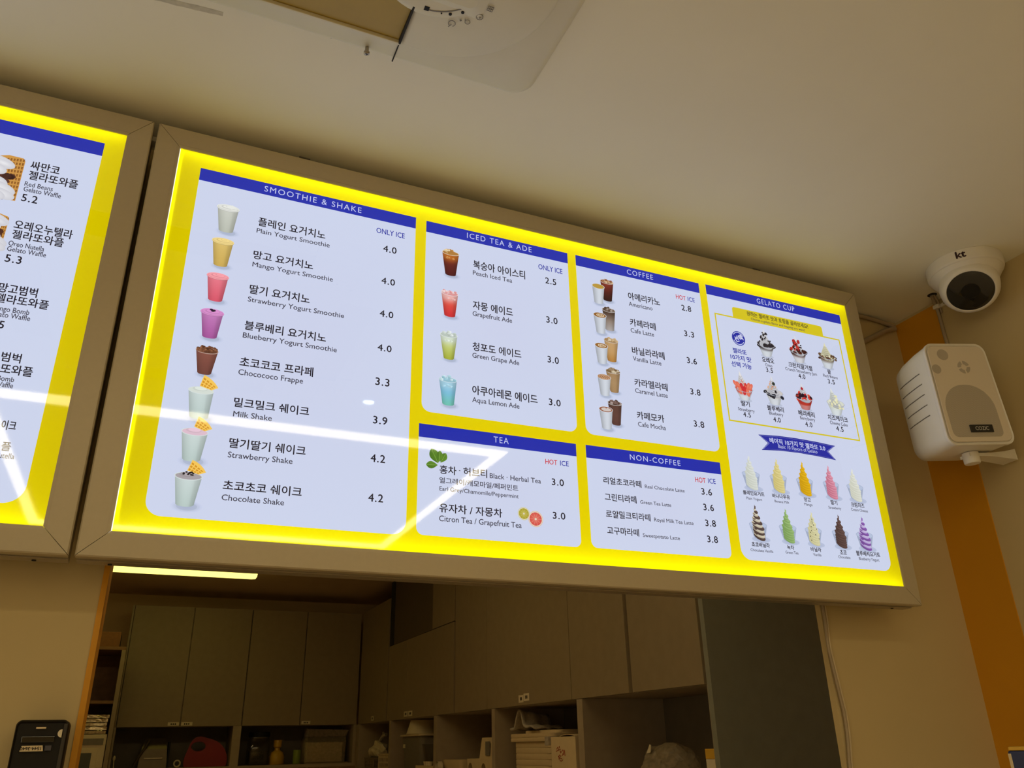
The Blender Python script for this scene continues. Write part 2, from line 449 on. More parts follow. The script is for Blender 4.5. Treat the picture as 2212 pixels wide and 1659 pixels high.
  ('크림치즈', 1.2917, 1.9268, 0.0359, 0.0096, 'k', 'b'),
  ('Cream Cheese', 1.2893, 1.9184, 0.0452, 0.0056, 'g', 'e'),
  ('초코바닐라', 1.0223, 1.8264, 0.0424, 0.009, 'k', 'b'),
  ('Chocolate Vanilla', 1.018, 1.8175, 0.0529, 0.005, 'g', 'e'),
  ('녹차', 1.1062, 1.8267, 0.0171, 0.0084, 'k', 'b'),
  ('Green Tea', 1.1005, 1.8186, 0.0312, 0.0051, 'g', 'e'),
  ('바닐라', 1.1641, 1.827, 0.0263, 0.0085, 'k', 'b'),
  ('Vanilla', 1.1682, 1.8185, 0.0201, 0.0052, 'g', 'e'),
  ('초코', 1.2379, 1.8266, 0.0172, 0.0086, 'k', 'b'),
  ('Chocolate', 1.2315, 1.8182, 0.0309, 0.0052, 'g', 'e'),
  ('블루베리요거트', 1.2801, 1.8268, 0.0636, 0.0095, 'k', 'b'),
  ('Blueberry Yogurt', 1.285, 1.8181, 0.0538, 0.0057, 'g', 'e'),
 ],
 'waffle': [
  ('싸만코', -0.2558, 2.312, 0.0396, 0.0159, 'k', 'k'),
  ('젤라또와플', -0.2548, 2.294, 0.0667, 0.0157, 'k', 'k'),
  ('Red Beans', -0.2569, 2.281, 0.0377, 0.0078, 'g', 'e'),
  ('Gelato Waffle', -0.2565, 2.2714, 0.0499, 0.0082, 'g', 'e'),
  ('5.2', -0.2561, 2.2537, 0.021, 0.0127, 'k', 'e'),
  ('오레오누텔라', -0.2563, 2.2042, 0.0768, 0.0158, 'k', 'k'),
  ('젤라또와플', -0.2555, 2.1878, 0.067, 0.0151, 'k', 'k'),
  ('Oreo Nutella', -0.2569, 2.1752, 0.0459, 0.008, 'g', 'e'),
  ('Gelato Waffle', -0.2568, 2.1659, 0.0499, 0.0079, 'g', 'e'),
  ('5.3', -0.2562, 2.1478, 0.0209, 0.0123, 'k', 'e'),
  ('망고범벅', -0.2544, 2.0982, 0.0485, 0.0151, 'k', 'k'),
  ('젤라또와플', -0.2549, 2.0819, 0.0664, 0.0145, 'k', 'k'),
  ('Mango Bomb', -0.2567, 2.0692, 0.0468, 0.0078, 'g', 'e'),
  ('Gelato Waffle', -0.2584, 2.0601, 0.0514, 0.0078, 'g', 'e'),
  ('5.5', -0.2556, 2.0426, 0.0196, 0.0115, 'k', 'e'),
  ('범벅', -0.2299, 1.9939, 0.0239, 0.0144, 'k', 'k'),
  ('젤라또와플', -0.254, 1.976, 0.0655, 0.0147, 'k', 'k'),
  ('Bomb', -0.2282, 1.9653, 0.0201, 0.0073, 'g', 'e'),
  ('Gelato Waffle', -0.2538, 1.9562, 0.0462, 0.0077, 'g', 'e'),
  ('이크', -0.2099, 1.8965, 0.0172, 0.0134, 'k', 'k'),
  ('플', -0.204, 1.8675, 0.011, 0.0118, 'k', 'k'),
  ('Nutella', -0.2108, 1.8572, 0.0244, 0.0072, 'g', 'e'),
 ],
}
CUPS = [
 ('smoothie', 'yog', [(0.0153, 2.3193), (0.0487, 2.319), (0.0441, 2.2741), (0.0219, 2.2714)]),
 ('smoothie', 'mango', [(0.0155, 2.254), (0.0473, 2.254), (0.0425, 2.2083), (0.0218, 2.2067)]),
 ('smoothie', 'straw', [(0.0155, 2.189), (0.0469, 2.1874), (0.0424, 2.1436), (0.0215, 2.1435)]),
 ('smoothie', 'blue', [(0.0146, 2.1243), (0.047, 2.1215), (0.042, 2.0785), (0.021, 2.0786)]),
 ('smoothie', 'frappe', [(0.0155, 2.0564), (0.0472, 2.0564), (0.0414, 2.0174), (0.0218, 2.0171)]),
 ('smoothie', 'milk', [(0.0134, 1.9899), (0.0488, 1.9906), (0.0457, 1.9454), (0.0198, 1.946)]),
 ('smoothie', 'strawshake', [(0.0128, 1.9245), (0.0487, 1.9241), (0.0432, 1.88), (0.0188, 1.8805)]),
 ('smoothie', 'chocshake', [(0.0128, 1.858), (0.0491, 1.8564), (0.0431, 1.8135), (0.0189, 1.8142)]),
 ('icedtea', 'peach', [(0.4054, 2.3258), (0.4378, 2.3259), (0.4319, 2.2786), (0.4117, 2.2781)]),
 ('icedtea', 'grapefruit', [(0.4049, 2.2418), (0.4367, 2.2394), (0.4314, 2.1937), (0.411, 2.1935)]),
 ('icedtea', 'greengrape', [(0.4039, 2.1565), (0.4358, 2.1562), (0.4298, 2.1088), (0.411, 2.1105)]),
 ('icedtea', 'aqua', [(0.4035, 2.0704), (0.4355, 2.0702), (0.4306, 2.0236), (0.4099, 2.0241)]),
 ('coffee', 'h1', [(0.7169, 2.3235), (0.7445, 2.3225), (0.7389, 2.2846), (0.7196, 2.2838)]),
 ('coffee', 'i1', [(0.7365, 2.3382), (0.7662, 2.3372), (0.76, 2.2945), (0.741, 2.2938)]),
 ('coffee', 'h2', [(0.7154, 2.2584), (0.7437, 2.2573), (0.7389, 2.2184), (0.7197, 2.2185)]),
 ('coffee', 'i2', [(0.7362, 2.2741), (0.7652, 2.2726), (0.7598, 2.228), (0.7407, 2.2284)]),
 ('coffee', 'h3', [(0.7141, 2.1922), (0.7421, 2.1907), (0.7371, 2.1534), (0.718, 2.154)]),
 ('coffee', 'i3', [(0.7353, 2.2069), (0.7662, 2.2059), (0.7592, 2.1613), (0.7399, 2.1616)]),
 ('coffee', 'h4', [(0.715, 2.1262), (0.7434, 2.1253), (0.7378, 2.0877), (0.719, 2.0881)]),
 ('coffee', 'i4', [(0.7343, 2.1414), (0.765, 2.1401), (0.7587, 2.0974), (0.7407, 2.0976)]),
 ('coffee', 'h5', [(0.7136, 2.0602), (0.7421, 2.0594), (0.7372, 2.0211), (0.7174, 2.0216)]),
 ('coffee', 'i5', [(0.7333, 2.0766), (0.7631, 2.0743), (0.7576, 2.0318), (0.7394, 2.0318)]),
]
GEL = [
 ('oreo', [(1.1351, 2.3065), (1.1128, 2.269), (1.1588, 2.2678), (1.1463, 2.24), (1.1236, 2.24)]),
 ('crunch', [(1.2209, 2.3056), (1.1996, 2.2691), (1.2468, 2.2678), (1.2355, 2.241), (1.2117, 2.2403)]),
 ('redbean', [(1.3049, 2.3043), (1.2823, 2.2703), (1.3296, 2.27), (1.3148, 2.2403), (1.2919, 2.2406)]),
 ('strawberry', [(1.0526, 2.1942), (1.0363, 2.1531), (1.0808, 2.1534), (1.07, 2.1283), (1.0465, 2.1281)]),
 ('blueberry', [(1.1355, 2.1964), (1.1138, 2.1573), (1.1597, 2.1564), (1.1478, 2.1292), (1.123, 2.1294)]),
 ('berry', [(1.2155, 2.1918), (1.1941, 2.1582), (1.2405, 2.1571), (1.2282, 2.1295), (1.2053, 2.1301)]),
 ('cheese', [(1.2975, 2.1929), (1.2802, 2.1583), (1.3284, 2.156), (1.3143, 2.1294), (1.2889, 2.1293)]),
 ('s1', [(1.0446, 2.0083), (1.0238, 1.97), (1.066, 1.9688), (1.0584, 1.9417), (1.03, 1.9421)]),
 ('s2', [(1.113, 2.0094), (1.0915, 1.9706), (1.1332, 1.9695), (1.1249, 1.942), (1.0967, 1.9421)]),
 ('s3', [(1.1788, 2.011), (1.1577, 1.9707), (1.1999, 1.9692), (1.1923, 1.9421), (1.1633, 1.9428)]),
 ('s4', [(1.2474, 2.0106), (1.2272, 1.9714), (1.2683, 1.9696), (1.2611, 1.9424), (1.2331, 1.9427)]),
 ('s5', [(1.3126, 2.0107), (1.2904, 1.971), (1.335, 1.9698), (1.326, 1.943), (1.2965, 1.9438)]),
 ('s6', [(1.0423, 1.9085), (1.0238, 1.87), (1.0651, 1.8679), (1.0582, 1.8422), (1.0309, 1.8434)]),
 ('s7', [(1.1162, 1.9073), (1.095, 1.8703), (1.1368, 1.869), (1.129, 1.8424), (1.102, 1.8436)]),
 ('s8', [(1.181, 1.9068), (1.1587, 1.8698), (1.2003, 1.8683), (1.1919, 1.842), (1.1648, 1.8432)]),
 ('s9', [(1.2504, 1.907), (1.2275, 1.8704), (1.2698, 1.8686), (1.2613, 1.842), (1.2333, 1.8431)]),
 ('s10', [(1.3136, 1.9079), (1.2909, 1.8706), (1.3351, 1.8691), (1.3262, 1.8423), (1.2965, 1.8431)]),
]
ART = {
 'waffle_milk': [(0.0283, 1.9972), (0.0323, 2.0159), (0.0545, 1.9977), (0.0457, 1.9925)],
 'waffle_straw': [(0.0287, 1.9322), (0.033, 1.949), (0.0539, 1.9317), (0.0443, 1.9268)],
 'waffle_choc': [(0.0279, 1.8651), (0.0332, 1.8817), (0.0536, 1.865), (0.0442, 1.8607)],
 'leafA': [(0.3923, 1.9428), (0.4043, 1.9187)],
 'leafB': [(0.4075, 1.9409), (0.4052, 1.9205)],
 'leafC': [(0.4177, 1.9375), (0.4085, 1.9203)],
 'leafD': [(0.3837, 1.9146), (0.4039, 1.9158)],
 'citron': [(0.5557, 1.8483), (0.5667, 1.8486)],
 'gfruit': [(0.577, 1.8409), (0.5906, 1.841)],
 'tab': [(1.0587, 2.3421), (1.0645, 2.345), (1.3053, 2.3449), (1.3081, 2.3416), (1.307, 2.3198), (1.057, 2.3193)],
 'rect': [(1.0122, 2.3187), (1.3563, 2.3226), (1.3527, 2.0781), (1.0076, 2.0743)],
 'circ': [(1.0644, 2.2696), (1.0813, 2.2692)],
 'sel': [(1.0539, 2.2582), (1.0765, 2.2702)],
 'ribbon': [(1.0782, 2.056), (1.1274, 2.0597), (1.1772, 2.0605), (1.2279, 2.0594), (1.2792, 2.0565), (1.2571, 2.0417), (1.275, 2.0245), (1.2247, 2.0275), (1.1751, 2.0288), (1.1261, 2.0276), (1.0812, 2.0236), (1.0997, 2.0405)],
 'w1': [(-0.2983, 2.3285), (-0.2805, 2.3314), (-0.2637, 2.3287), (-0.263, 2.2527), (-0.2714, 2.2491), (-0.2823, 2.2498)],
 'w1s': [(-0.3078, 2.3216), (-0.2637, 2.3287), (-0.2631, 2.2514), (-0.3039, 2.2512)],
 'w2s': [(-0.2909, 2.2226), (-0.2641, 2.2219), (-0.2649, 2.1641), (-0.2915, 2.1671)],
}

# ================================================================ THE SETTING
Xr, Zc, YW = 1.685, 2.479, 1.308
bm = bmesh.new(); bx(bm, -3.2, 2.2, -5.0, 6.6, -0.1, 0.0); struct('floor', bm, M_FLOOR)
bm = bmesh.new(); bx(bm, -3.2, 2.2, -5.0, 1.36, Zc, Zc+0.1); struct('ceiling', bm, M_CEIL)
bm = bmesh.new(); bx(bm, -3.2, 2.2, 1.36, 6.6, 2.503, 2.603); struct('ceiling_kitchen', bm, M_KWALL)
bm = bmesh.new()                                         # partition with the serving hatch in it
bx(bm, -3.2, -0.053, YW, 1.41, 0, Zc); bx(bm, 1.266, 1.70, YW, YW+0.014, 0, Zc)
bx(bm, -0.053, 1.266, YW, 1.41, 1.84, Zc); bx(bm, -0.053, 1.266, YW, 1.41, 0, 1.0)
struct('wall_front', bm, M_WALL)
bm = bmesh.new(); bx(bm, Xr, Xr+0.1, -5.0, YW, 0, Zc); struct('wall_right', bm, M_WALL)
bm = bmesh.new()                                         # left wall, with an opening for the added fill window
bx(bm, -3.3, -3.2, -5.0, -3.6, 0, Zc); bx(bm, -3.3, -3.2, -0.6, YW, 0, Zc); bx(bm, -3.3, -3.2, -3.6, -0.6, 0, 0.7); bx(bm, -3.3, -3.2, -3.6, -0.6, 2.25, Zc)
struct('wall_left', bm, M_WALL)
bm = bmesh.new()
for y0, y1, z0, z1 in ((-3.6, -3.55, 0.7, 2.25), (-0.65, -0.6, 0.7, 2.25), (-3.55, -0.65, 0.7, 0.75), (-3.55, -0.65, 2.20, 2.25), (-2.12, -2.08, 0.75, 2.20)): bx(bm, -3.29, -3.21, y0, y1, z0, z1)
w_ = struct('fill_window', bm, M_WHITE)  # window added out of view as side fill for the right wall
box('pane', -3.26, -3.25, -3.55, -0.65, 0.75, 2.20, emit('fill_light_pane', (1.0, 0.84, 0.54), FILL_WINDOW_STRENGTH), w_)
bm = bmesh.new(); bx(bm, -3.2, 1.785, -5.1, -5.0, 0, Zc); struct('wall_back', bm, M_WALL)
bm = bmesh.new(); bx(bm, -1.5, 2.05, 6.35, 6.45, 0, 2.503); struct('wall_kitchen_far', bm, M_KWALL)
bm = bmesh.new(); bx(bm, 1.95, 2.05, 1.41, 6.35, 0, 2.503); struct('wall_kitchen_right', bm, M_KWALL)
bm = bmesh.new(); bx(bm, -1.6, -1.5, 1.41, 6.45, 0, 2.503); struct('wall_kitchen_left', bm, M_KWALL)
bm = bmesh.new(); bx(bm, Xr-0.003, Xr, 1.183, YW, 0, 2.471); struct('trim_1', bm, M_ORANGE)      # orange corner stripe
bm = bmesh.new(); bx(bm, -0.0600, -0.0525, YW-0.002, 1.412, 1.0, 1.84); struct('trim_2', bm, M_ORANGE)  # hatch edge strip

# ================================================================ LAMPS
def led_ring(cx, cy, half, wid, strength, label, zb=2.425, wx=0.036):
    t = thing('square_ceiling_lamp', label, 'lamp', (cx, cy, Zc))
    def ring(a, b, z0, z1):
        bm = bmesh.new(); c_ = b+wid-wx
        for (x0, x1, y0, y1) in ((-a, a, -a, -b), (-a, a, b, a), (-a, -c_, -b, b), (c_, a, -b, b)):
            bx(bm, x0, x1, y0, y1, z0, z1)
        return bm
    finish('housing', ring(half+0.008, half-wid-0.008, zb+0.006-Zc, -0.0005), M_WHITE, t)
    finish('diffuser', ring(half, half-wid, zb-Zc, zb+0.006-Zc), emit('led_diffuser_%g' % strength, WARM, strength), t)
    return t
led_ring(0.283, -0.86, 0.80, 0.060, RING_STRENGTH*1.25, 'square white LED ring lamp on the ceiling over the customer side')
led_ring(-1.3, -3.4, 0.80, 0.075, REAR_FILL_STRENGTH*0.2, 'added square fill lamp, unseen, at the back left of the shop ceiling')  # this and the next are fill lamps added behind the view
led_ring(0.75, -3.4, 0.80, 0.075, REAR_FILL_STRENGTH*1.55, 'added square fill lamp, unseen, at the back right of the shop ceiling')

t = thing('downlight', 'small cool white downlight on the ceiling over the customer', 'lamp', (0.54, 0.12, Zc))
bm = bmesh.new(); lathe(bm, [(0.030, -0.0005), (0.030, -0.012), (0.018, -0.014)], n=28, cap1=False); finish('housing', bm, M_WHITE, t, True)
bm = bmesh.new(); lathe(bm, [(0.0170, -0.0100), (0.0170, -0.0130), (0.001, -0.0145)], n=24); finish('diffuser', bm, emit('cool_led', (0.85, 0.95, 1.0), 16.0), t)
t = thing('led_batten', 'added warm fill batten on the unseen near part of the kitchen ceiling', 'lamp', (0, 0, 2.503))  # out-of-view batten added to lift the dark kitchen
box('housing', -0.70, 0.70, 2.93, 3.07, -0.025, -0.0005, M_WHITE, t); box('diffuser', -0.70, 0.70, 2.94, 3.06, -0.045, -0.0255, emit('near_fill_diffuser', (1.0, 0.74, 0.34), 10.5), t)
t = thing('led_batten', 'short warm fill batten added out of view behind the hatch wall', 'lamp', (0, 0, 2.503))  # unseen batten added to light the end panel
box('housing', 0.30, 1.20, 1.60, 1.70, -0.025, -0.0005, M_WHITE, t); box('diffuser', 0.30, 1.20, 1.61, 1.69, -0.045, -0.0255, emit('hatch_fill_diffuser', (1.0, 0.80, 0.45), 6.0), t)
t = thing('led_batten', 'bright yellowish LED batten on the kitchen ceiling, seen under the menu board', 'lamp', (0, 0, 2.503))
box('housing', -0.60, 0.594, 5.16, 5.30, -0.025, -0.0005, M_WHITE, t)
bm = bmesh.new()
loft(bm, [[(x, 5.15+0.02*k, -0.025), (x, 5.31-0.02*k, -0.025), (x, 5.28-0.02*k, -0.048), (x, 5.18+0.02*k, -0.048)] for x, k in ((-0.60, 0), (0.58, 0), (0.602, 0.6))])
finish('diffuser', bm, emit('batten_diffuser', (1.0, 0.84, 0.17), KITCHEN_STRENGTH), t)

# ================================================================ MENU BOARDS
YP = 1.2025
INK = {'k': (34, 30, 40), 'g': (62, 60, 74), 'b': (36, 44, 160), 'w': (200, 206, 240), 'r': (205, 42, 56)}

class Print:
    """flat printed shapes on the backlit film, built in metres on the board"""
    def __init__(s): s.v = []; s.f = []; s.c = []
    def add(s, pts, faces, cols, lay):
        o = len(s.v); y = YP - 0.0006 - lay*0.00002
        s.v += [(p[0], y, p[1]) for p in pts]
        s.f += [tuple(i+o for i in f) for f in faces]
        if isinstance(cols, tuple): cols = [cols]*len(pts)
        s.c += [(*lin(c), 1.0) for c in cols]
    def poly(s, pts, col, lay=0): s.add(pts, [tuple(range(len(pts)))], col, lay)
    def ell(s, c, rx, ry, col, lay=0, rot=0.0, n=20, mid=None, a0=0, a1=360):
        ca, sa = math.cos(rot), math.sin(rot)
        ps = [c]
        for k in range(n+1):
            a = math.radians(a0+(a1-a0)*k/n); x = rx*math.cos(a); y = ry*math.sin(a)
            ps.append((c[0]+x*ca-y*sa, c[1]+x*sa+y*ca))
        s.add(ps, [(0, k+1, k+2) for k in range(n)], [mid or col]+[col if not callable(col) else col(k/n) for k in range(n+1)], lay)
    def line(s, pts, w, col, lay=0):
        for a, b in zip(pts, pts[1:]):
            d = Vector((b[0]-a[0], b[1]-a[1])); n_ = Vector((-d.y, d.x)).normalized()*w/2
            s.poly([(a[0]+n_.x, a[1]+n_.y), (b[0]+n_.x, b[1]+n_.y), (b[0]-n_.x, b[1]-n_.y), (a[0]-n_.x, a[1]-n_.y)], col, lay)
    def text(s, e, lay=0):
        st, u, v, w, h, col, k = e
        price = len(st) == 3 and st[1] == '.'
        bold = {'k': h*0.017, 'b': h*0.026, 'e': h*0.013}[k]
        if price: bold = h*0.020
        if st == '·': bold = 0
        head = col == 'w' and k == 'e' and not st.startswith('Basic')
        if col == 'w' and k == 'e': bold = 0.0
        ps, fs = text_fit(st, u, v, w, h, k, bold, 1.22 if head else (1.12 if price else 1.0))
        if ps: s.add(ps, fs, INK[col], lay)
    def build(s, name, parent):
        me = bpy.data.meshes.new(name); me.from_pydata(s.v, [], s.f); me.update()
        at = me.color_attributes.new('Col', 'FLOAT_COLOR', 'POINT')
        for i, c in enumerate(s.c): at.data[i].color = c
        return link(name, me, M_PRINT, parent)

def mix(a, b, t): return tuple(x+(y-x)*t for x, y in zip(a, b))
def scl(a, k): return tuple(min(255, x*k) for x in a)

def cup_frame(q):
    (a, b, c, d) = q                              # rim left, rim right, base right, base left
    rc = ((a[0]+b[0])/2, (a[1]+b[1])/2); bc = ((c[0]+d[0])/2, (c[1]+d[1])/2)
    return rc, bc, (b[0]-a[0])/2, (c[0]-d[0])/2

def cup_body(p, q, fn, lay, flat=0.26, ns=10, nt=10, top=1.0):
    rc, bc, wr, wb = cup_frame(q)
    def pt(s_, t_):
        w = wb+(wr-wb)*t_
        return (bc[0]+(rc[0]-bc[0])*t_+s_*w, bc[1]+(rc[1]-bc[1])*t_-flat*w*math.sqrt(max(0, 1-s_*s_))+flat*wb*0.6*(1-t_))
    ps = []; cs = []; fs = []
    for j in range(nt+1):
        for i in range(ns+1):
            s_ = -1+2*i/ns; t_ = top*j/nt
            ps.append(pt(s_, t_)); cs.append(fn(s_, t_))
    for j in range(nt):
        for i in range(ns):
            k = j*(ns+1)+i
            fs.append((k, k+1, k+ns+2, k+ns+1))
    p.add(ps, fs, cs, lay)
    return rc, bc, wr, wb

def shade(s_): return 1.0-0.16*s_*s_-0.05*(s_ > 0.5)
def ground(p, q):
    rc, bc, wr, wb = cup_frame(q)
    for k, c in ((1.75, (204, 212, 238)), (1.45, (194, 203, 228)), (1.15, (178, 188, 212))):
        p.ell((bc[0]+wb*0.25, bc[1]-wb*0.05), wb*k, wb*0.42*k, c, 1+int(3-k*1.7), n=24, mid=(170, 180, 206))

def cubes(p, rc, wr, cols, lay, n, seed, hgt=0.5):
    r = random.Random(seed)
    for k in range(n):
        a = r.uniform(-0.78, 0.78)*wr; h = r.uniform(-0.12, hgt)*wr
        z = wr*r.uniform(0.20, 0.30); ro = r.uniform(0, 1.5)
        c = (rc[0]+a, rc[1]+h*(1-abs(a/wr)*0.6))
        qd = [(c[0]+z*math.cos(ro+PI/2*i), c[1]+0.75*z*math.sin(ro+PI/2*i)) for i in range(4)]
        b = r.choice(cols)
        p.add(qd, [(0, 1, 2, 3)], [scl(b, 1.12), b, scl(b, 0.86), b], lay+k)

def waffle(p, q, lay, dark=(214, 148, 40), light=(246, 200, 92)):
    a, b, c, d = [Vector(x) for x in q]
    p.poly([tuple(x) for x in (a, b)] + [tuple(b.lerp(c, t)+Vector((0.0012, 0.0022))*4*t*(1-t)) for t in (0.25, 0.5, 0.75)] + [tuple(c), tuple(d)], light, lay)
    for i in range(4):
        for j in range(3):
            s0, s1, t0, t1 = (i+0.25)/4.4, (i+0.9)/4.4, (j+0.3)/3.5, (j+0.9)/3.5
            f = lambda s_, t_: tuple(a.lerp(d, s_).lerp(b.lerp(c, s_), t_))
            p.poly([f(s0, t0), f(s1, t0), f(s1, t1), f(s0, t1)], dark, lay+1)

def draw_cup(kind, q):
    p = Print(); ground(p, q)
    rc, bc, wr, wb = cup_frame(q)
    if kind in ('yog', 'mango', 'straw', 'blue'):
        lo, hi, cr = {'yog': ((188, 192, 180), (205, 208, 198), (226, 228, 222)), 'mango': ((206, 172, 88), (222, 192, 112), (240, 214, 140)),
                      'straw': ((218, 88, 108), (234, 124, 140), (246, 158, 168)), 'blue': ((168, 86, 156), (198, 126, 188), (214, 142, 202))}[kind]
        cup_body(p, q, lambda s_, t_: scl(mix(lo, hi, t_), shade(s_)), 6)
        p.ell((rc[0], rc[1]-wr*0.03), wr*1.08, wr*0.40, scl(cr, 0.80), 8, n=28); p.ell(rc, wr*1.07, wr*0.38, scl(cr, 1.03), 9, n=28); p.ell(rc, wr*0.98, wr*0.32, scl(cr, 0.90), 10, n=28); p.ell((rc[0], rc[1]+wr*0.03), wr*0.93, wr*0.29, cr, 11, n=28)
        p.ell((rc[0], rc[1]+wr*0.08), wr*0.66, wr*0.20, scl(cr, 0.90), 12); p.ell((rc[0]+wr*0.05, rc[1]+wr*0.11), wr*0.58, wr*0.16, scl(cr, 1.03), 13); p.ell((rc[0]+wr*0.05, rc[1]+wr*0.13), wr*0.30, wr*0.08, scl(cr, 0.92), 14); p.ell((rc[0]+wr*0.08, rc[1]+wr*0.15), wr*0.24, wr*0.06, scl(cr, 1.03), 15)
        if kind == 'yog': p.poly([(rc[0]-wr*0.2, rc[1]+wr*0.12), (rc[0]+wr*0.35, rc[1]+wr*0.42), (rc[0]+wr*0.75, rc[1]+wr*0.1), (rc[0]+wr*0.3, rc[1]-wr*0.08)], scl(cr, 1.03), 16)
        if kind == 'blue':
            for dx, dz in ((-0.12, 0.26), (0.12, 0.2), (0.02, 0.14)): p.ell((rc[0]+dx*wr, rc[1]+dz*wr), wr*0.16, wr*0.1, (40, 26, 48), 17)
    elif kind == 'frappe':
        cup_body(p, q, lambda s_, t_: scl(mix((112, 66, 58), (138, 84, 72), t_), shade(s_)), 6)
        p.ell(rc, wr*1.05, wr*0.34, (196, 170, 158), 9); p.ell(rc, wr*0.97, wr*0.28, (96, 58, 44), 10)
        r = random.Random(3)
        for k in range(70):
            a = r.uniform(-0.9, 0.9); h = r.uniform(-0.2, 0.5)*(1-a*a*0.7)
            b = mix((92, 52, 34), (176, 116, 84), r.random())
            p.ell((rc[0]+a*wr, rc[1]+h*wr), wr*0.12, wr*0.11, scl(b, 0.75), 11+k//4, n=8, mid=b)
    elif kind in ('milk', 'strawshake', 'chocshake'):
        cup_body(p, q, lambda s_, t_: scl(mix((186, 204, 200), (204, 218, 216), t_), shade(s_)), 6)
        cr = {'milk': (214, 222, 214), 'strawshake': (222, 190, 206), 'chocshake': (168, 160, 164)}[kind]
        p.ell(rc, wr*1.04, wr*0.34, (214, 224, 224), 9, n=28); p.ell(rc, wr*0.97, wr*0.28, cr, 10, n=28)
        p.ell((rc[0]-wr*0.1, rc[1]+wr*0.12), wr*0.6, wr*0.2, scl(cr, 0.95), 11); p.ell((rc[0]-wr*0.05, rc[1]+wr*0.17), wr*0.48, wr*0.16, scl(cr, 1.05), 12)
        waffle(p, ART[{'milk': 'waffle_milk', 'strawshake': 'waffle_straw', 'chocshake': 'waffle_choc'}[kind]], 14)
        if kind == 'chocshake':
            r = random.Random(5)
            for k in range(12):
                p.ell((rc[0]+wr*r.uniform(-0.4, 0.35), rc[1]+wr*r.uniform(0.08, 0.34)), wr*0.1, wr*0.07, (40, 34, 38), 17, n=7)
    elif kind in ('peach', 'grapefruit', 'greengrape', 'aqua'):
        st = {'peach': ((78, 22, 24), (104, 36, 30), (186, 104, 34)), 'grapefruit': ((206, 44, 50), (222, 78, 66), (236, 176, 170)),
              'greengrape': ((168, 176, 58), (196, 206, 120), (214, 226, 206)), 'aqua': ((110, 196, 176), (126, 192, 222), (164, 208, 228))}[kind]
        def fn(s_, t_):
            c = mix(st[0], st[1], min(1, t_/0.55)) if t_ < 0.55 else mix(st[1], st[2], min(1, (t_-0.55)/0.3))
            return scl(c, shade(s_))
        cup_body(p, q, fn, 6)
        ice = {'peach': [(206, 170, 110), (226, 204, 160), (176, 124, 60)], 'grapefruit': [(230, 186, 186), (240, 208, 208), (220, 150, 150)],
               'greengrape': [(206, 216, 210), (222, 230, 226), (186, 198, 188)], 'aqua': [(170, 206, 218), (198, 222, 230), (146, 190, 206)]}[kind]
        p.ell(rc, wr*1.04, wr*0.32, mix(ice[1], (225, 230, 240), 0.5), 9, n=28); p.ell(rc, wr*0.96, wr*0.27, ice[2], 10, n=28)
        cubes(p, rc, wr, ice, 11, 13, kind, 0.45)
        cubes(p, (rc[0], rc[1]-wr*0.75), wr*0.75, [mix(st[2], ice[1], 0.35), st[2]], 24, 6, kind+'b', 0.2)
    elif kind[0] == 'h':
        cup_body(p, q, lambda s_, t_: scl((206, 212, 222), 1.02-0.20*abs(s_-0.15)**1.5-0.10*max(0, s_-0.5)), 6)
        cr, art = {'h1': ((186, 150, 62), None), 'h2': ((146, 96, 42), 1), 'h3': ((150, 100, 44), 1), 'h4': ((170, 112, 62), 2), 'h5': ((150, 92, 66), 3)}[kind]
        p.ell(rc, wr*1.05, wr*0.42, (216, 220, 228), 9, n=28); p.ell(rc, wr*0.97, wr*0.37, cr, 10, n=28)
        if art == 1:
            for k, (rx, ry) in enumerate(((0.62, 0.24), (0.46, 0.17), (0.34, 0.12), (0.18, 0.06))):
                p.ell((rc[0]+wr*0.08, rc[1]+wr*0.02*k), rx*wr, ry*wr, (226, 206, 172) if k % 2 == 0 else cr, 11+k)
        elif art == 2:
            p.ell(rc, wr*0.86, wr*0.31, (206, 172, 140), 11, n=28)
            for k in range(-2, 3):
                p.line([(rc[0]+wr*(0.3*k-0.25), rc[1]-wr*0.22), (rc[0]+wr*(0.3*k+0.25), rc[1]+wr*0.22)], wr*0.06, (140, 78, 30), 12)
                p.line([(rc[0]+wr*(0.3*k+0.25), rc[1]-wr*0.22), (rc[0]+wr*(0.3*k-0.25), rc[1]+wr*0.22)], wr*0.06, (140, 78, 30), 13)
        elif art == 3:
            p.ell((rc[0]+wr*0.06, rc[1]), wr*0.74, wr*0.26, (208, 196, 190), 11, n=28)
            p.poly([(rc[0]-wr*0.1, rc[1]+wr*0.3), (rc[0]+wr*0.05, rc[1]+wr*0.1), (rc[0]+wr*0.25, rc[1]+wr*0.3)], cr, 12)
    else:
        st, ice = {'i1': (((44, 18, 18), (84, 28, 24), (140, 56, 40)), [(176, 128, 88), (206, 176, 140), (140, 84, 54)]),
                   'i2': (((176, 170, 168), (146, 130, 118), (72, 50, 40)), [(116, 96, 84), (160, 146, 136), (84, 64, 52)]),
                   'i3': (((180, 128, 62), (196, 154, 100), (196, 158, 110)), [(196, 168, 128), (218, 200, 172), (164, 128, 84)]),
                   'i4': (((166, 132, 92), (172, 140, 100), (166, 132, 92)), [(160, 136, 104), (200, 184, 156), (124, 98, 66)]),
                   'i5': (((92, 60, 54), (98, 66, 58), (92, 62, 54)), [(120, 96, 90), (170, 152, 148), (78, 56, 50)])}[kind]
        cup_body(p, q, lambda s_, t_: scl(mix(st[0], st[1], t_*2) if t_ < 0.5 else mix(st[1], st[2], t_*2-1), shade(s_)), 6)
        p.ell(rc, wr*1.05, wr*0.34, (206, 198, 192), 9, n=28); p.ell(rc, wr*0.96, wr*0.28, ice[2], 10, n=28)
        cubes(p, rc, wr, ice, 11, 14, kind, 0.42)
    return p

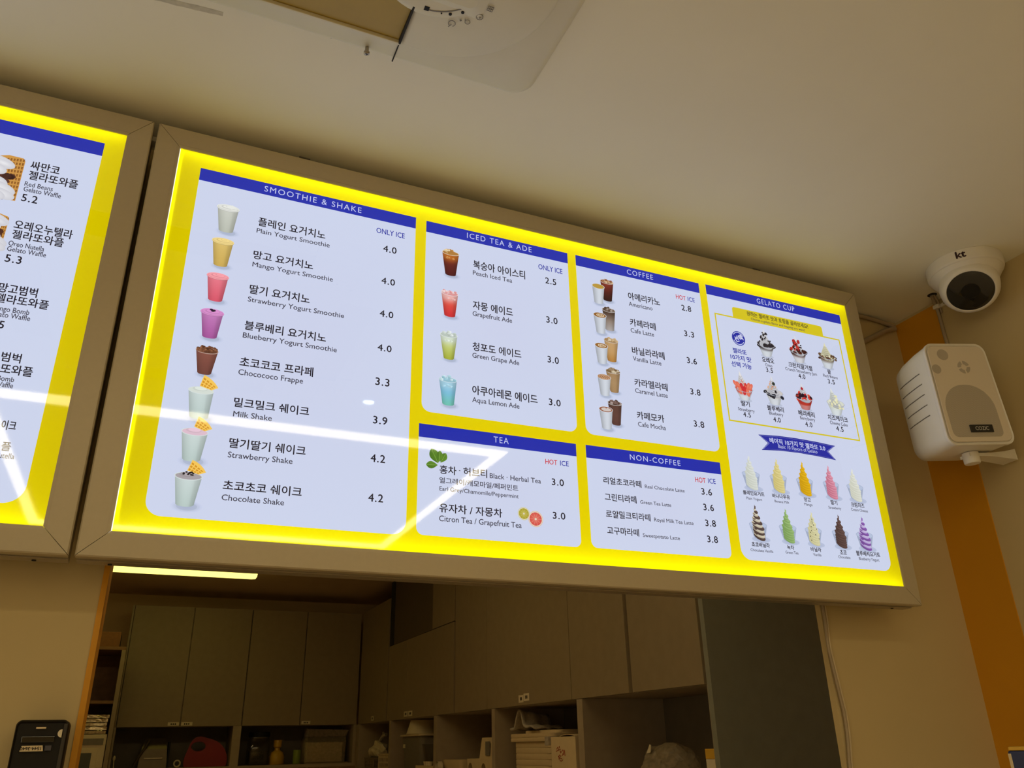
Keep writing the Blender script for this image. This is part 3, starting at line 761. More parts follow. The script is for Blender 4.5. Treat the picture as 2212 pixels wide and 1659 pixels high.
def draw_gelato(kind, g):
    p = Print(); tip = g[0]; q = g[1:]
    rc, bc, wr, wb = cup_frame(q)
    base = kind in ('oreo', 'crunch', 'redbean', 'strawberry', 'blueberry', 'berry', 'cheese')
    if base:
        cupc = {'crunch': (206, 204, 210), 'berry': (188, 60, 48), 'cheese': (214, 222, 222)}.get(kind, (208, 214, 220))
        p.ell((bc[0], bc[1]), wb*1.5, wb*0.4, (190, 198, 220), 1, mid=(176, 184, 206))
        fill = {'oreo': (60, 52, 56), 'crunch': (66, 34, 30), 'redbean': (112, 92, 74), 'strawberry': (206, 92, 84), 'blueberry': (206, 200, 196), 'berry': (176, 44, 40), 'cheese': (216, 220, 204)}[kind]
        cup_body(p, q, lambda s_, t_: scl(mix(cupc, (218, 224, 232), 0.4) if t_ < 0.5 else mix(cupc, fill, min(1, (t_-0.5)*3)), shade(s_)), 5)
        p.ell(rc, wr*1.05, wr*0.36, (190, 192, 202), 7, n=28); p.ell(rc, wr*0.97, wr*0.31, fill, 8, n=28)
        cone = {'redbean': (226, 222, 186), 'cheese': (224, 228, 222), 'strawberry': (228, 226, 226)}.get(kind, (222, 222, 228))
        hh = tip[1]-rc[1]
        for k in range(9):                                       # swirled cone
            t_ = k/9.0; w = wr*0.72*(1-t_)**1.1+wr*0.04
            c = (rc[0]+(tip[0]-rc[0])*t_, rc[1]-wr*0.1+hh*0.95*t_)
            p.ell(c, w, w*0.42+hh*0.06, lambda a, cone=cone: scl(cone, 0.84+0.16*math.sin(2*PI*a)), 9+k, rot=-0.18, mid=scl(cone, 1.03))
        p.poly([(rc[0]+(tip[0]-rc[0])*0.8-wr*0.12, rc[1]+hh*0.72), tip, (rc[0]+(tip[0]-rc[0])*0.8+wr*0.14, rc[1]+hh*0.7)], cone, 19)
        r = random.Random(kind)
        def scatter(n, c0, c1, rx, zmin, zmax, spread=0.8, lay=20, asp=0.7):
            for k in range(n):
                t_ = r.uniform(zmin, zmax); w = wr*spread*(1-max(0, t_))+wr*0.05
                p.ell((rc[0]+(tip[0]-rc[0])*max(0, t_)+r.uniform(-w, w), rc[1]+hh*t_), wr*rx*r.uniform(0.6, 1.2), wr*rx*asp, mix(c0, c1, r.random()), lay+k % 6, rot=r.uniform(-0.8, 0.8), n=8)
        if kind == 'oreo': scatter(26, (24, 20, 26), (60, 54, 60), 0.12, -0.05, 0.75); scatter(16, (20, 18, 22), (50, 44, 50), 0.2, -0.16, 0.0, 0.95)
        if kind == 'crunch':
            scatter(12, (56, 26, 24), (90, 44, 36), 0.22, -0.18, 0.06, 0.95); scatter(18, (150, 24, 28), (196, 52, 46), 0.15, 0.05, 0.65, asp=1.2); scatter(8, (36, 24, 26), (60, 34, 32), 0.12, 0.1, 0.6, lay=26)
        if kind == 'redbean': scatter(26, (64, 44, 36), (126, 96, 70), 0.17, -0.22, 0.1, 1.0); scatter(6, (226, 222, 190), (236, 232, 206), 0.1, -0.1, 0.1, 0.9, 26)
        if kind == 'strawberry':
            for k, (dx, dz, ro) in enumerate(((-0.85, 0.35, 0.7), (-0.55, 0.25, 0.5), (-0.2, 0.15, 0.2), (0.2, 0.2, -0.2), (0.55, 0.3, -0.4), (0.8, 0.25, -0.6), (0.0, -0.25, 0), (0.4, -0.35, 0.2), (-0.45, -0.2, 0.1))):
                cc = (204, 40, 46) if k in (2, 3, 6) else (226, 96, 74)
                p.ell((rc[0]+dx*wr, rc[1]+dz*wr), wr*0.2, wr*0.42, cc, 21+k, rot=ro, n=14, mid=mix(cc, (240, 190, 160), 0.45 if k not in (2, 3, 6) else 0.1))
            p.line([(tip[0]+wr*0.1, tip[1]-hh*0.55), (rc[0]+wr*0.25, rc[1]+hh*0.1)], wr*0.09, (226, 120, 90), 31)
        if kind == 'blueberry': scatter(11, (22, 24, 34), (44, 46, 58), 0.19, -0.3, 0.05, 1.0, asp=0.9); scatter(14, (206, 130, 90), (226, 176, 140), 0.10, 0.1, 0.6, lay=24); p.ell((tip[0]+wr*0.15, tip[1]-hh*0.5), wr*0.17, wr*0.18, (40, 52, 48), 30)
        if kind == 'berry': scatter(12, (36, 20, 34), (80, 24, 36), 0.2, -0.25, 0.2, 1.0, asp=0.9); scatter(14, (190, 30, 40), (226, 90, 60), 0.15, -0.3, 0.5); p.ell((tip[0]-wr*0.02, tip[1]-hh*0.42), wr*0.13, wr*0.15, (176, 24, 44), 30)
        if kind == 'cheese': scatter(16, (226, 222, 170), (236, 234, 200), 0.17, -0.3, 0.5)
        p.line([(rc[0]+wr*1.03*math.cos(math.radians(a)), rc[1]+wr*0.35*math.sin(math.radians(a))) for a in range(180, 361, 15)], wr*0.05, (172, 176, 186), 33)
        return p
    cols = {'s1': ((222, 226, 220), (190, 196, 182), None), 's2': ((226, 214, 150), (196, 180, 106), None), 's3': ((232, 184, 26), (192, 142, 14), None), 's4': ((226, 156, 176), (180, 92, 116), None), 's5': ((226, 228, 218), (196, 198, 178), None),
            's6': ((216, 208, 186), (176, 164, 140), (92, 74, 70)), 's7': ((158, 190, 122), (106, 142, 74), None), 's8': ((222, 218, 176), (188, 182, 132), None), 's9': ((104, 80, 76), (62, 44, 42), None), 's10': ((204, 190, 228), (168, 150, 204), (140, 92, 180))}[kind]
    lt, dk, st = cols
    p.ell((bc[0]+wb*0.2, bc[1]-wb*0.1), wb*1.6, wb*0.45, (186, 196, 222), 1, mid=(170, 180, 208))
    cup_body(p, q, lambda s_, t_: scl((172, 184, 210), 1.05-0.13*abs(s_)), 3, flat=0.3)
    p.ell(rc, wr*1.03, wr*0.32, (164, 176, 204), 4, n=28); p.ell(rc, wr*0.98, wr*0.28, (184, 196, 222), 5, n=28)
    H = tip[1]-bc[1]; n = 13
    for k in range(n):                                            # swirl, from the cup floor to the tip
        t_ = k/(n-1.0)
        if t_ < 0.36: w = wb*0.98+(wr*0.66-wb*0.98)*(t_/0.36)*0.9
        else: w = (wb*0.98*0.1+wr*0.66*0.9)*(1-(t_-0.36)/0.64)**0.82
        w = max(w, wr*0.05)
        c = (bc[0]+(tip[0]-bc[0])*t_+wr*0.05*(-1)**k*(t_ > 0.3), bc[1]+H*(0.055+0.865*t_))
        hgt = H*0.062*(1.15-0.5*t_)
        two = st is not None and k % 2 == 0
        l_, d_ = (st, scl(st, 0.72)) if two else (lt, dk)
        p.ell(c, w*1.04, hgt*0.9+w*0.16, lambda a, l_=l_, d_=d_: mix(d_, l_, 0.55+0.45*math.sin(2*PI*a+0.5)), 6+k, rot=-0.36+0.02*(k % 3), n=22, mid=l_)
        if st is not None and not two:
            p.poly([(c[0]-w, c[1]+w*0.28), (c[0]+w*0.1, c[1]+w*0.06), (c[0]-w*0.5, c[1]-w*0.12)], scl(st, 0.9), 7+k)
    p.poly([(tip[0]-wr*0.09, tip[1]-H*0.13), (tip[0]-wr*0.01, tip[1]), (tip[0]+wr*0.03, tip[1]-H*0.03), (tip[0]+wr*0.10, tip[1]-H*0.13)], lt if st is None else st, 20)
    if kind == 's8':
        r = random.Random(8)
        for k in range(12):
            p.ell((bc[0]+r.uniform(-0.65, 0.65)*wr*(1-k/16.0)+(tip[0]-bc[0])*k/14.0, bc[1]+H*(0.1+0.06*k)), wr*0.05, wr*0.06, (40, 34, 36), 22, n=7)
    return p

CARD_SHAPE = {   # left, right, bottom, top, header bottom, bottom corner radius
    'smoothie': (-0.0195, 0.3538, 1.7965, 2.3863, 2.3622, 0.022), 'icedtea': (0.3737, 0.6655, 2.0065, 2.3845, 2.3607, 0.016),
    'coffee': (0.6835, 0.9785, 2.0065, 2.3848, 2.3608, 0.016), 'tea': (0.3703, 0.6612, 1.7992, 1.9842, 1.9609, 0.012),
    'noncoffee': (0.6808, 0.9735, 1.8005, 1.985, 1.9612, 0.012), 'gelato': (0.9962, 1.3700, 1.8005, 2.3864, 2.3630, 0.022),
    'waffle': (-1.50, -0.1650, 1.7975, 2.3905, 2.3655, 0.026)}

def menu_card(name, board, label):
    x0, x1, z0, z1, zh, r = CARD_SHAPE[name]
    p = Print()
    out = rrect(x1-x0, z1-z0, [0.0002, 0.0002, r, r], 8, (x0+x1)/2, (z0+z1)/2)
    cen = ((x0+x1)/2, (z0+z1)/2)
    p.add([cen]+out, [(0, i+1, (i+1) % len(out)+1) for i in range(len(out))], [(205, 211, 236)]+[(206, 214, 238)]*len(out), -12)
    c = p.build('menu_card', board); c['label'] = label
    h = Print(); h.poly([(x0, zh), (x1, zh), (x1, z1), (x0, z1)], (34, 46, 170), -5); h.build('header_band', c)['label'] = 'blue header band'
    # lettering: a Korean name and the English under it are one piece; headings and prices stand alone
    groups = []
    for e in TEXTS[name]:
        price = len(e[0]) == 3 and e[0][1] == '.'
        kind = 'heading_text' if e[5] == 'w' or e[0] in ('ONLY ICE', 'HOT', 'ICE') else ('price_text' if price else 'entry_text')
        if kind == 'entry_text' and groups and groups[-1][0] == kind and (e[6] == 'e' or name in ('tea', 'waffle')) and abs(e[2]-groups[-1][1][-1][2]) < 0.03: groups[-1][1].append(e)
        elif e[0] == 'ICE' and groups and groups[-1][1][-1][0] == 'HOT': groups[-1][1].append(e)
        elif e[5] == 'b' and e[6] == 'b' and groups and groups[-1][1][-1][5] == 'b': groups[-1][1].append(e)
        elif e[0].startswith('Basic'): groups[-1][1].append(e)
        elif price and name == 'gelato': groups[-1][1].append(e)
        else: groups.append((kind, [e]))
    for kind, es in groups:
        t = Print()
        for e in es: t.text(e, 38)
        t.build(kind, c)
    return c

def menu_board(x0, x1, ix0, ix1, label):
    z0, z1, iz0, iz1 = 1.7355, 2.4558, 1.7712, 2.4160
    b = thing('menu_board', label, 'menu board', ((x0+x1)/2, 1.25, z0))
    b.matrix_world = Matrix.Translation(((x0+x1)/2, 1.25, z0))
    inv = Matrix.Translation((-(x0+x1)/2, -1.25, -z0))
    g = 0.0005
    # four mitred frame rails with a soft step towards the picture
    def rail(pts_out, pts_in):
        bm = bmesh.new()
        o0, o1 = Vector(pts_out[0]), Vector(pts_out[1]); i0, i1 = Vector(pts_in[0]), Vector(pts_in[1])
        m0, m1 = o0.lerp(i0, 0.86), o1.lerp(i1, 0.86)
        e0, e1 = o0.lerp(i0, 0.05), o1.lerp(i1, 0.05)
        rings = []
        for (o, e, m_, i) in ((o0, e0, m0, i0), (o1, e1, m1, i1)):
            rings.append([(o.x, 1.2020, o.y), (e.x, 1.2000, e.y), (m_.x, 1.2000, m_.y), (m_.x, 1.2003, m_.y), (i.x, 1.2008, i.y), (i.x, 1.2040, i.y), (o.x, 1.2150, o.y)])
        loft(bm, rings)
        o = finish('frame_rail', bm, M_FRAME, b)
        o.data.transform(inv)
    rail(((x0+g, z1), (x1-g, z1)), ((ix0+g, iz1), (ix1-g, iz1)))
    rail(((x0+g, z0), (x1-g, z0)), ((ix0+g, iz0), (ix1-g, iz0)))
    rail(((x0, z0+g), (x0, z1-g)), ((ix0, iz0+g), (ix0, iz1-g)))
    rail(((x1, z0+g), (x1, z1-g)), ((ix1, iz0+g), (ix1, iz1-g)))
    # box behind: side walls with a stepped lip and a back
    bm = bmesh.new()
    bx(bm, x0+0.001, x1-0.001, 1.2152, 1.2498, z0+0.0006, z0+0.006); bx(bm, x0+0.001, x1-0.001, 1.2152, 1.2498, z1-0.006, z1-0.0006)
    bx(bm, x0+0.001, x0+0.006, 1.2152, 1.2498, z0+0.006, z1-0.006); bx(bm, x1-0.006, x1-0.001, 1.2152, 1.2498, z0+0.006, z1-0.006)
    bx(bm, x0+0.006, x1-0.006, 1.2450, 1.2498, z0+0.006, z1-0.006)
    bx(bm, x0+0.001, x1-0.001, 1.226, 1.2498, z0-0.0012, z0+0.0004)
    o = finish('box_body', bm, M_BOX, b); o.data.transform(inv)
    # bolt holes on the underside
    for bxx in (x0+0.042, x1-0.042):
        bm = bmesh.new(); lathe(bm, [(0.0028, 0), (0.0028, -0.0012)], (bxx, 1.239, z0-0.0014), 12)
        o = finish('bolt', bm, M_DARK, b); o.data.transform(inv)
    # hanging brackets from the ceiling
    for bxx in (x0+0.242, x1-0.262):
        bm = bmesh.new(); bx(bm, bxx-0.006, bxx+0.006, 1.232, 1.236, z1-0.004, Zc-0.0005); bx(bm, bxx-0.010, bxx+0.010, 1.226, 1.246, Zc-0.0025, Zc-0.0005)
        o = finish('bracket', bm, M_GREY, b); o.data.transform(inv)
    bm = bmesh.new(); lathe(bm, [(0.004, -0.001), (0.004, 0.0030), (0.003, 0.0038)], (x0+0.2427, 1.209, z1), 10)
    o = finish('bolt', bm, M_DARK, b); o.data.transform(inv)
    if x0 < -1:
        bm = bmesh.new(); bx(bm, x1-0.004, x1+0.0066, 1.226, 1.244, 2.436, 2.445)
        o = finish('joining_bracket', bm, M_WHITE, b); o.data.transform(inv)
    # white diffuser, yellow film, acrylic cover
    bm = bmesh.new(); vs4 = [bm.verts.new(q) for q in ((ix0-0.002, YP+0.0012, iz0-0.002), (ix0+0.006, YP+0.0012, iz0-0.002), (ix0+0.006, YP+0.0012, iz1+0.002), (ix0-0.002, YP+0.0012, iz1+0.002))]
    bm.faces.new(vs4); o = finish('diffuser', bm, emit('white_diffuser', lin((240, 240, 225)), 1.3), b); o.data.transform(inv)
    bm = bmesh.new(); vs4 = [bm.verts.new(q) for q in ((ix0+0.0012, YP, iz0-0.002), (ix1+0.002, YP, iz0-0.002), (ix1+0.002, YP, iz1+0.002), (ix0+0.0012, YP, iz1+0.002))]
    bm.faces.new(vs4); o = finish('yellow_film', bm, M_FILM, b); o.data.transform(inv)
    me = bpy.data.meshes.new('acrylic_cover'); me.from_pydata([(ix0, 1.2009, iz0), (ix1, 1.2009, iz0), (ix1, 1.2009, iz1), (ix0, 1.2009, iz1)], [], [(0, 1, 2, 3)])
    o = link('acrylic_cover', me, M_ACRYL, b); o.data.transform(inv)
    # LED strips inside, along the top and the bottom edge
    for zz, rx in ((iz1+0.004, 0.0), (iz0-0.004, PI)):
        ld = bpy.data.lights.new('led_strip', 'AREA'); ld.shape = 'RECTANGLE'; ld.size = ix1-ix0; ld.size_y = 0.012
        ld.color = (1.0, 1.0, 0.9); ld.energy = 0.15*(ix1-ix0)
        lo = bpy.data.objects.new('led_strip', ld); COL.objects.link(lo)
        lo.parent = b; lo.location = ((ix0+ix1)/2-(x0+x1)/2, 1.2155-1.25, zz-z0); lo.rotation_euler = (rx, 0, 0)
    return b, inv

def place(board_inv, root):
    """move a card and everything under it into the board's own space"""
    b, inv = board_inv
    for o in [root]+list(root.children_recursive): o.data.transform(inv)

BOARD = menu_board(-0.0932, 1.4312, -0.0557, 1.3925, 'wide backlit drinks and gelato menu board, yellow with white cards, over the hatch')
labels = {'smoothie': 'white card headed SMOOTHIE & SHAKE', 'icedtea': 'white card headed ICED TEA & ADE', 'coffee': 'white card headed COFFEE', 'tea': 'white card headed TEA', 'noncoffee': 'white card headed NON-COFFEE', 'gelato': 'white card headed GELATO CUP'}
for nm in ('smoothie', 'icedtea', 'coffee', 'tea', 'noncoffee', 'gelato'):
    c = menu_card(nm, BOARD[0], labels[nm])
    order = [e for e in CUPS if e[0] == nm]
    if nm == 'coffee': order = [e for e in order if e[1][0] == 'i']+[e for e in order if e[1][0] == 'h']
    for e in order:
        p = draw_cup(e[1], e[2])
        o = p.build('drink_picture', c)
        if e[1][0] == 'h' and nm == 'coffee':
            for v in o.data.vertices: v.co.y -= 0.0003
    if nm == 'tea':
        p = Print()
        for k, w in (('leafD', 0.0125), ('leafA', 0.0165), ('leafC', 0.012), ('leafB', 0.011)):
            a, b_ = ART[k]; d = Vector((b_[0]-a[0], b_[1]-a[1])); n_ = Vector((-d.y, d.x)).normalized()
            L = [(a[0]+d.x*t+n_.x*w*0.5*math.sin(PI*t**0.8), a[1]+d.y*t+n_.y*w*0.5*math.sin(PI*t**0.8)) for t in [i/10 for i in range(11)]]
            L2 = [(a[0]+d.x*t-n_.x*w*0.5*math.sin(PI*t**0.8), a[1]+d.y*t-n_.y*w*0.5*math.sin(PI*t**0.8)) for t in [i/10 for i in range(9, 0, -1)]]
            lay = {'leafD': 4, 'leafA': 6, 'leafC': 8, 'leafB': 10}[k]
            p.add(L+L2, [tuple(range(20))], [(96, 140, 44)]*11+[(74, 116, 34)]*9, lay); p.line([a, b_], 0.0006, (140, 176, 84), lay+1)
        p.build('leaf_picture', c)
        p = Print()
        for k, (f1, f2) in {'citron': ((170, 158, 42), (196, 184, 84)), 'gfruit': ((212, 78, 70), (226, 120, 104))}.items():
            c0, e0 = ART[k]; r = math.hypot(e0[0]-c0[0], e0[1]-c0[1])
            l0 = 4 if k == 'citron' else 12
            p.ell(c0, r, r, (206, 196, 128) if k == 'citron' else (226, 186, 150), l0, n=30); p.ell(c0, r*0.93, r*0.93, (226, 222, 206), l0+1, n=30); p.ell(c0, r*0.84, r*0.84, f1, l0+2, n=30, mid=f2)
            for s_ in range(10):
                a = 2*PI*s_/10; p.line([c0, (c0[0]+r*0.84*math.cos(a), c0[1]+r*0.84*math.sin(a))], r*0.035, mix(f2, (230, 220, 200), 0.3), l0+3)
            p.ell(c0, r*0.14, r*0.14, (224, 214, 190), l0+4)
        p.build('citrus_picture', c)
    if nm == 'gelato':
        for e in GEL:
            draw_gelato(e[0], e[1]).build('gelato_picture', c)
        p = Print()                                              # yellow box with its tab
        yl = (214, 196, 30); w = 0.0032
        a, b_, c_, d = ART['rect']
        xa, xb, za, zb = (a[0]+d[0])/2, (b_[0]+c_[0])/2, (d[1]+c_[1])/2, (a[1]+b_[1])/2
        for q in ((xa, xb, zb-w, zb), (xa, xb, za, za+w), (xa, xa+w, za, zb), (xb-w, xb, za, zb)):
            p.poly([(q[0], q[2]), (q[1], q[2]), (q[1], q[3]), (q[0], q[3])], yl, -2)
        tb = ART['tab']; ta, tc_ = tb[0][0], tb[4][0]; tz0, tz1 = (tb[4][1]+tb[5][1])/2, (tb[1][1]+tb[2][1])/2
        tz1 = (tb[1][1]+tb[2][1])/2
        p.poly(rrect(tc_-ta, tz1-tz0, [0.006, 0.006, 0.0002, 0.0002], 5, (ta+tc_)/2, (tz0+tz1)/2), yl, -1)
        p.build('topping_box', c)['label'] = 'yellow outlined box with tab'
        p = Print(); c0, e0 = ART['circ']; r = math.hypot(e0[0]-c0[0], e0[1]-c0[1])
        p.ell(c0, r, r, (36, 44, 160), 2, n=32)
        for a0, a1 in ((25, 160), (205, 340)):
            p.line([(c0[0]+r*0.84*math.cos(math.radians(a)), c0[1]+r*0.84*math.sin(math.radians(a))) for a in range(a0, a1, 9)], r*0.09, (206, 212, 240), 4)
        ps, fs = text_fit('선택', 0, 0, r*1.36, r*0.80, 'b', r*0.03)
        ca, sa = math.cos(0.42), math.sin(0.42)
        p.add([(c0[0]+(x-r*0.68)*ca-(y-r*0.4)*sa, c0[1]+(x-r*0.68)*sa+(y-r*0.4)*ca) for x, y in ps], fs, (214, 218, 244), 6)
        p.build('round_stamp', c)
        p = Print(); rb = ART['ribbon']
        cx_ = sum(q[0] for q in rb)/len(rb); cz_ = sum(q[1] for q in rb)/len(rb)
        def rib(k): return [(cx_+(q[0]-cx_)*k, cz_+(q[1]-cz_)*(k if k == 1 else k-0.09)) for q in rb]
        def quadstrip(pp, col, lay):
            top = pp[0:5]; bot = [pp[10], pp[9], pp[8], pp[7], pp[6]]; ln = pp[11]; rn = pp[5]
            v = top+bot; f = [(i, i+1, i+6, i+5) for i in range(1, 3)]
            p.add(v, f, col, lay)
            p.poly([top[0], top[1], bot[1], bot[0], ln], col, lay); p.poly([top[3], top[4], rn, bot[4], bot[3]], col, lay)
        quadstrip(rb, (36, 40, 150), 2); quadstrip(rib(0.965), (170, 176, 224), 3); quadstrip(rib(0.950), (38, 44, 158), 4)
        p.build('ribbon', c)['label'] = 'blue ribbon banner'
    place(BOARD, c)

LBOARD = menu_board(-1.625, -0.1005, -1.588, -0.1362, 'backlit waffle menu board cut off by the left edge of the view')
c = menu_card('waffle', LBOARD[0], 'white card of gelato waffles')
def draw_waffle(q, seed, topping):
    p = Print(); a, b, c_, d = [Vector(x) for x in q]
    f = lambda s_, t_: tuple(a.lerp(b, s_).lerp(d.lerp(c_, s_), t_))
    p.poly([f(0, 0), f(0.5, -0.06), f(0.93, -0.01), f(1, 0.06), f(1, 1), f(0, 1)], (206, 150, 72), 0)
    for i in range(11):
        for j in range(11):
            s0, t0 = i/11+0.015, j/11+0.015; s1, t1 = s0+0.055, t0+0.06
            p.add([f(s0, t0), f(s1, t0), f(s1, t1), f(s0, t1)], [(0, 1, 2, 3)], [(120, 72, 26), (150, 96, 40), (172, 116, 52), (140, 86, 34)], 2)
    r = random.Random(seed)
    for k in range(40):
        s_ = r.uniform(0.05, 0.72); t_ = r.uniform(0.45, 1.0)
        p.ell(f(s_, t_), 0.0065, 0.005, mix((50, 24, 20), (92, 52, 38), r.random()), 3+k % 5, n=9)
    for k, (s_, t_, w, h) in enumerate(((0.26, 0.12, 0.022, 0.010), (0.38, 0.15, 0.016, 0.006), (0.22, 0.30, 0.014, 0.009), (0.30, 0.62, 0.015, 0.010), (0.42, 0.76, 0.022, 0.011), (0.46, 0.88, 0.021, 0.009), (0.28, 0.92, 0.016, 0.009))):
        p.ell(f(s_, t_), w, h, (206, 206, 214), 10+k, rot=-0.25, n=22, mid=(236, 236, 240))
    return p
draw_waffle(ART['w1s'], 1, 0).build('waffle_picture', c)
draw_waffle(ART['w2s'], 2, 0).build('waffle_picture', c)
place(LBOARD, c)

# ================================================================ CEILING AIR CONDITIONER
t = thing('ceiling_air_conditioner', 'cream cassette air conditioner set into the ceiling above the menu board', 'air conditioner', (0.006, 0.485, Zc))
bm = bmesh.new()
def ringz(w, r, z, n=6): return [(x, y, z) for x, y in rrect(w, w, r, n)]
loft(bm, [ringz(0.90, 0.035, -0.0004), ringz(0.897, 0.034, -0.004), ringz(0.875, 0.03, -0.0125), ringz(0.80, 0.12, -0.0135)], True, True)
finish('outer_panel', bm, M_AC, t, True)
for k in range(4):
    a = PI/2*k; M_ = Matrix.Rotation(a, 4, 'Z')
    bm = bmesh.new()                                       # rounded corner cover
    def cor(d, z): return [(x, y, z) for x, y in rrect(0.184-2*d, 0.184-2*d, [0.150-d, 0.002, 0.002, 0.002], 12, 0.315, 0.315)]
    loft(bm, [cor(0, -0.012), cor(0, -0.0185), cor(0.0022, -0.0205), cor(0.0045, -0.0212)], False, True)
    o = finish('corner_cover', bm, M_AC, t, True); o.data.transform(M_)
    bm = bmesh.new()                                       # air flap, tilted inside its slot
    loft(bm, [[(x, 0.405, -0.0128), (x, 0.401, -0.0150), (x, 0.318, -0.0215), (x, 0.318, -0.0190)] for x in (-0.219, 0.219)])
    o = finish('air_flap', bm, M_FLAP, t); o.data.transform(M_)
    bm = bmesh.new(); bx(bm, -0.222, 0.222, 0.404, 0.4085, -0.0195, -0.012, 0, 0.001)
    o = finish('slot_lip', bm, M_AC, t); o.data.transform(M_)
    bm = bmesh.new(); bx(bm, 0.2215, 0.2232, 0.410, 0.4485, -0.0141, -0.0121); bx(bm, 0.2192, 0.2222, 0.30, 0.402, -0.0235, -0.012)
    o = finish('seam', bm, M_DARK, t); o.data.transform(M_)
bm = bmesh.new(); loft(bm, [ringz(0.632, 0.01, -0.012), ringz(0.632, 0.01, -0.022), ringz(0.60, 0.01, -0.026)], True, True)
finish('intake_grille', bm, M_AC, t)
DC = (0.234, 0.255)                                        # round control cover on the near right corner
bm = bmesh.new(); lathe(bm, [(0.0835, -0.0205), (0.0835, -0.0222), (0.0815, -0.0232), (0.074, -0.0236)], (DC[0], DC[1], 0), 48, False, True)
o = finish('control_cover', bm, M_AC, t, True)
bm = bmesh.new()
for k in range(12):
    a0, a1 = math.radians(20+k*5.5), math.radians(20+(k+1)*5.5)
    q = [(DC[0]+r*math.cos(a), DC[1]+r*math.sin(a)) for r, a in ((0.0708, a0), (0.0726, a0), (0.0726, a1), (0.0708, a1))]
    loft(bm, [[(x, y, -0.0242) for x, y in q], [(x, y, -0.0230) for x, y in q]])
finish('groove', bm, M_GREY, o)
bm = bmesh.new()
for px_, py_, r in ((0.266, 0.810, 0.0012), (0.278, 0.8065, 0.0024), (0.2935, 0.7970, 0.0024), (0.3065, 0.7835, 0.0024)):
    lathe(bm, [(r, -0.0243), (r, -0.0232)], (px_-0.006, py_-0.485, 0), 14)
bx(bm, 0.2345, 0.2415, 0.3215, 0.3285, -0.0243, -0.0230)
finish('indicator_light', bm, M_BLACK, o)
bm = bmesh.new()                                           # printed symbols: power, drop, clock, filter
def arc_line(c, r, a0, a1, n=10): return [(c[0]+r*math.cos(math.radians(a0+(a1-a0)*i/n)), c[1]+r*math.sin(math.radians(a0+(a1-a0)*i/n)), -0.0228) for i in range(n+1)]
c1, c2, c3, c4 = (0.280, 0.337), (0.298, 0.326), (0.313, 0.311), (0.322, 0.292)
tube(bm, arc_line(c1, 0.0052, 120, 420), 0.0005, 4); tube(bm, [(c1[0], c1[1]+0.002, -0.0228), (c1[0]-0.003, c1[1]+0.0075, -0.0228)], 0.0005, 4)
tube(bm, [(c2[0]-0.003, c2[1]-0.004, -0.0228)]+[(x+0.002, y, z) for x, y, z in arc_line(c2, 0.0038, 200, 500)]+[(c2[0]-0.003, c2[1]-0.004, -0.0228)], 0.0005, 4)
for a in (0, 60, 120): tube(bm, [(c2[0]-0.008-0.0018*math.cos(math.radians(a)), c2[1]+0.001-0.0018*math.sin(math.radians(a)), -0.0228), (c2[0]-0.008+0.0018*math.cos(math.radians(a)), c2[1]+0.001+0.0018*math.sin(math.radians(a)), -0.0228)], 0.0004, 4)
tube(bm, arc_line(c3, 0.005, 0, 360), 0.0005, 4); tube(bm, [(c3[0]+0.003, c3[1]+0.001, -0.0228), (c3[0], c3[1], -0.0228), (c3[0]+0.001, c3[1]+0.003, -0.0228)], 0.0005, 4)
for dx in (-0.004, -0.0013, 0.0013, 0.004): tube(bm, [(c4[0]+dx, c4[1]-0.004, -0.0228), (c4[0]+dx, c4[1]+0.004, -0.0228)], 0.0004, 4)
for dy in (-0.004, 0, 0.004): tube(bm, [(c4[0]-0.004, c4[1]+dy, -0.0228), (c4[0]+0.004, c4[1]+dy, -0.0228)], 0.0004, 4)
finish('symbol_print', bm, M_GREY, t)
bm = bmesh.new(); lathe(bm, [(0.0030, -0.0125), (0.0030, -0.0225), (0.0046, -0.0225), (0.0046, -0.025), (0.003, -0.0262)], (0.180, 0.437, 0), 14)
o = finish('screw', bm, M_STEEL, t, True)
bm = bmesh.new()
for a in (0, PI/2): tube(bm, [(0.180-0.0024*math.cos(a), 0.437-0.0024*math.sin(a), -0.0264), (0.180+0.0024*math.cos(a), 0.437+0.0024*math.sin(a), -0.0264)], 0.0005, 4)
finish('cross_slot', bm, M_DARK, o)
bm = bmesh.new()
tube(bm, spline([(0.133, 0.9365, Zc-0.0002), (0.142, 0.9345, Zc-0.0002), (0.150, 0.9350, Zc-0.0002), (0.1585, 0.9345, Zc-0.0002)], 4), 0.0009, 4)
tag(finish('caulk_crack', bm, M_DARK), 'dark curling crack in the ceiling caulk beside the air conditioner', 'crack')

# ================================================================ DOME CAMERA
t = thing('dome_camera', 'white dome security camera on the ceiling in the right corner', 'security camera', (1.603, 1.036, Zc))
bm = bmesh.new(); lathe(bm, [(0.079, -0.0004), (0.0788, -0.022), (0.0775, -0.026), (0.0755, -0.0275)], n=56); finish('base_ring', bm, M_WHITE, t, True)
nd = Vector((-1.603, -1.036, -0.93)).normalized()
VT = Vector((-0.53, -0.342, -0.777)).normalized()            # where the lens looks
bm = bmesh.new(); lathe(bm, [(0.0750, -0.0272), (0.0735, -0.031), (0.0685, -0.039), (0.0620, -0.049), (0.0520, -0.060), (0.0380, -0.070), (0.0200, -0.078), (0.001, -0.081)], n=56)
finish('shell', bm, M_WHITE, t, True)
q = VT.to_track_quat('Z', 'Y').to_matrix().to_4x4()
CE = Vector((0.0, 0.0, -0.045))
def dome_part(name, prof, m, parent, n=48):
    bm = bmesh.new(); lathe(bm, prof, n=n); o = finish(name, bm, m, parent, True)
    o.data.transform(Matrix.Translation(CE) @ q); return o
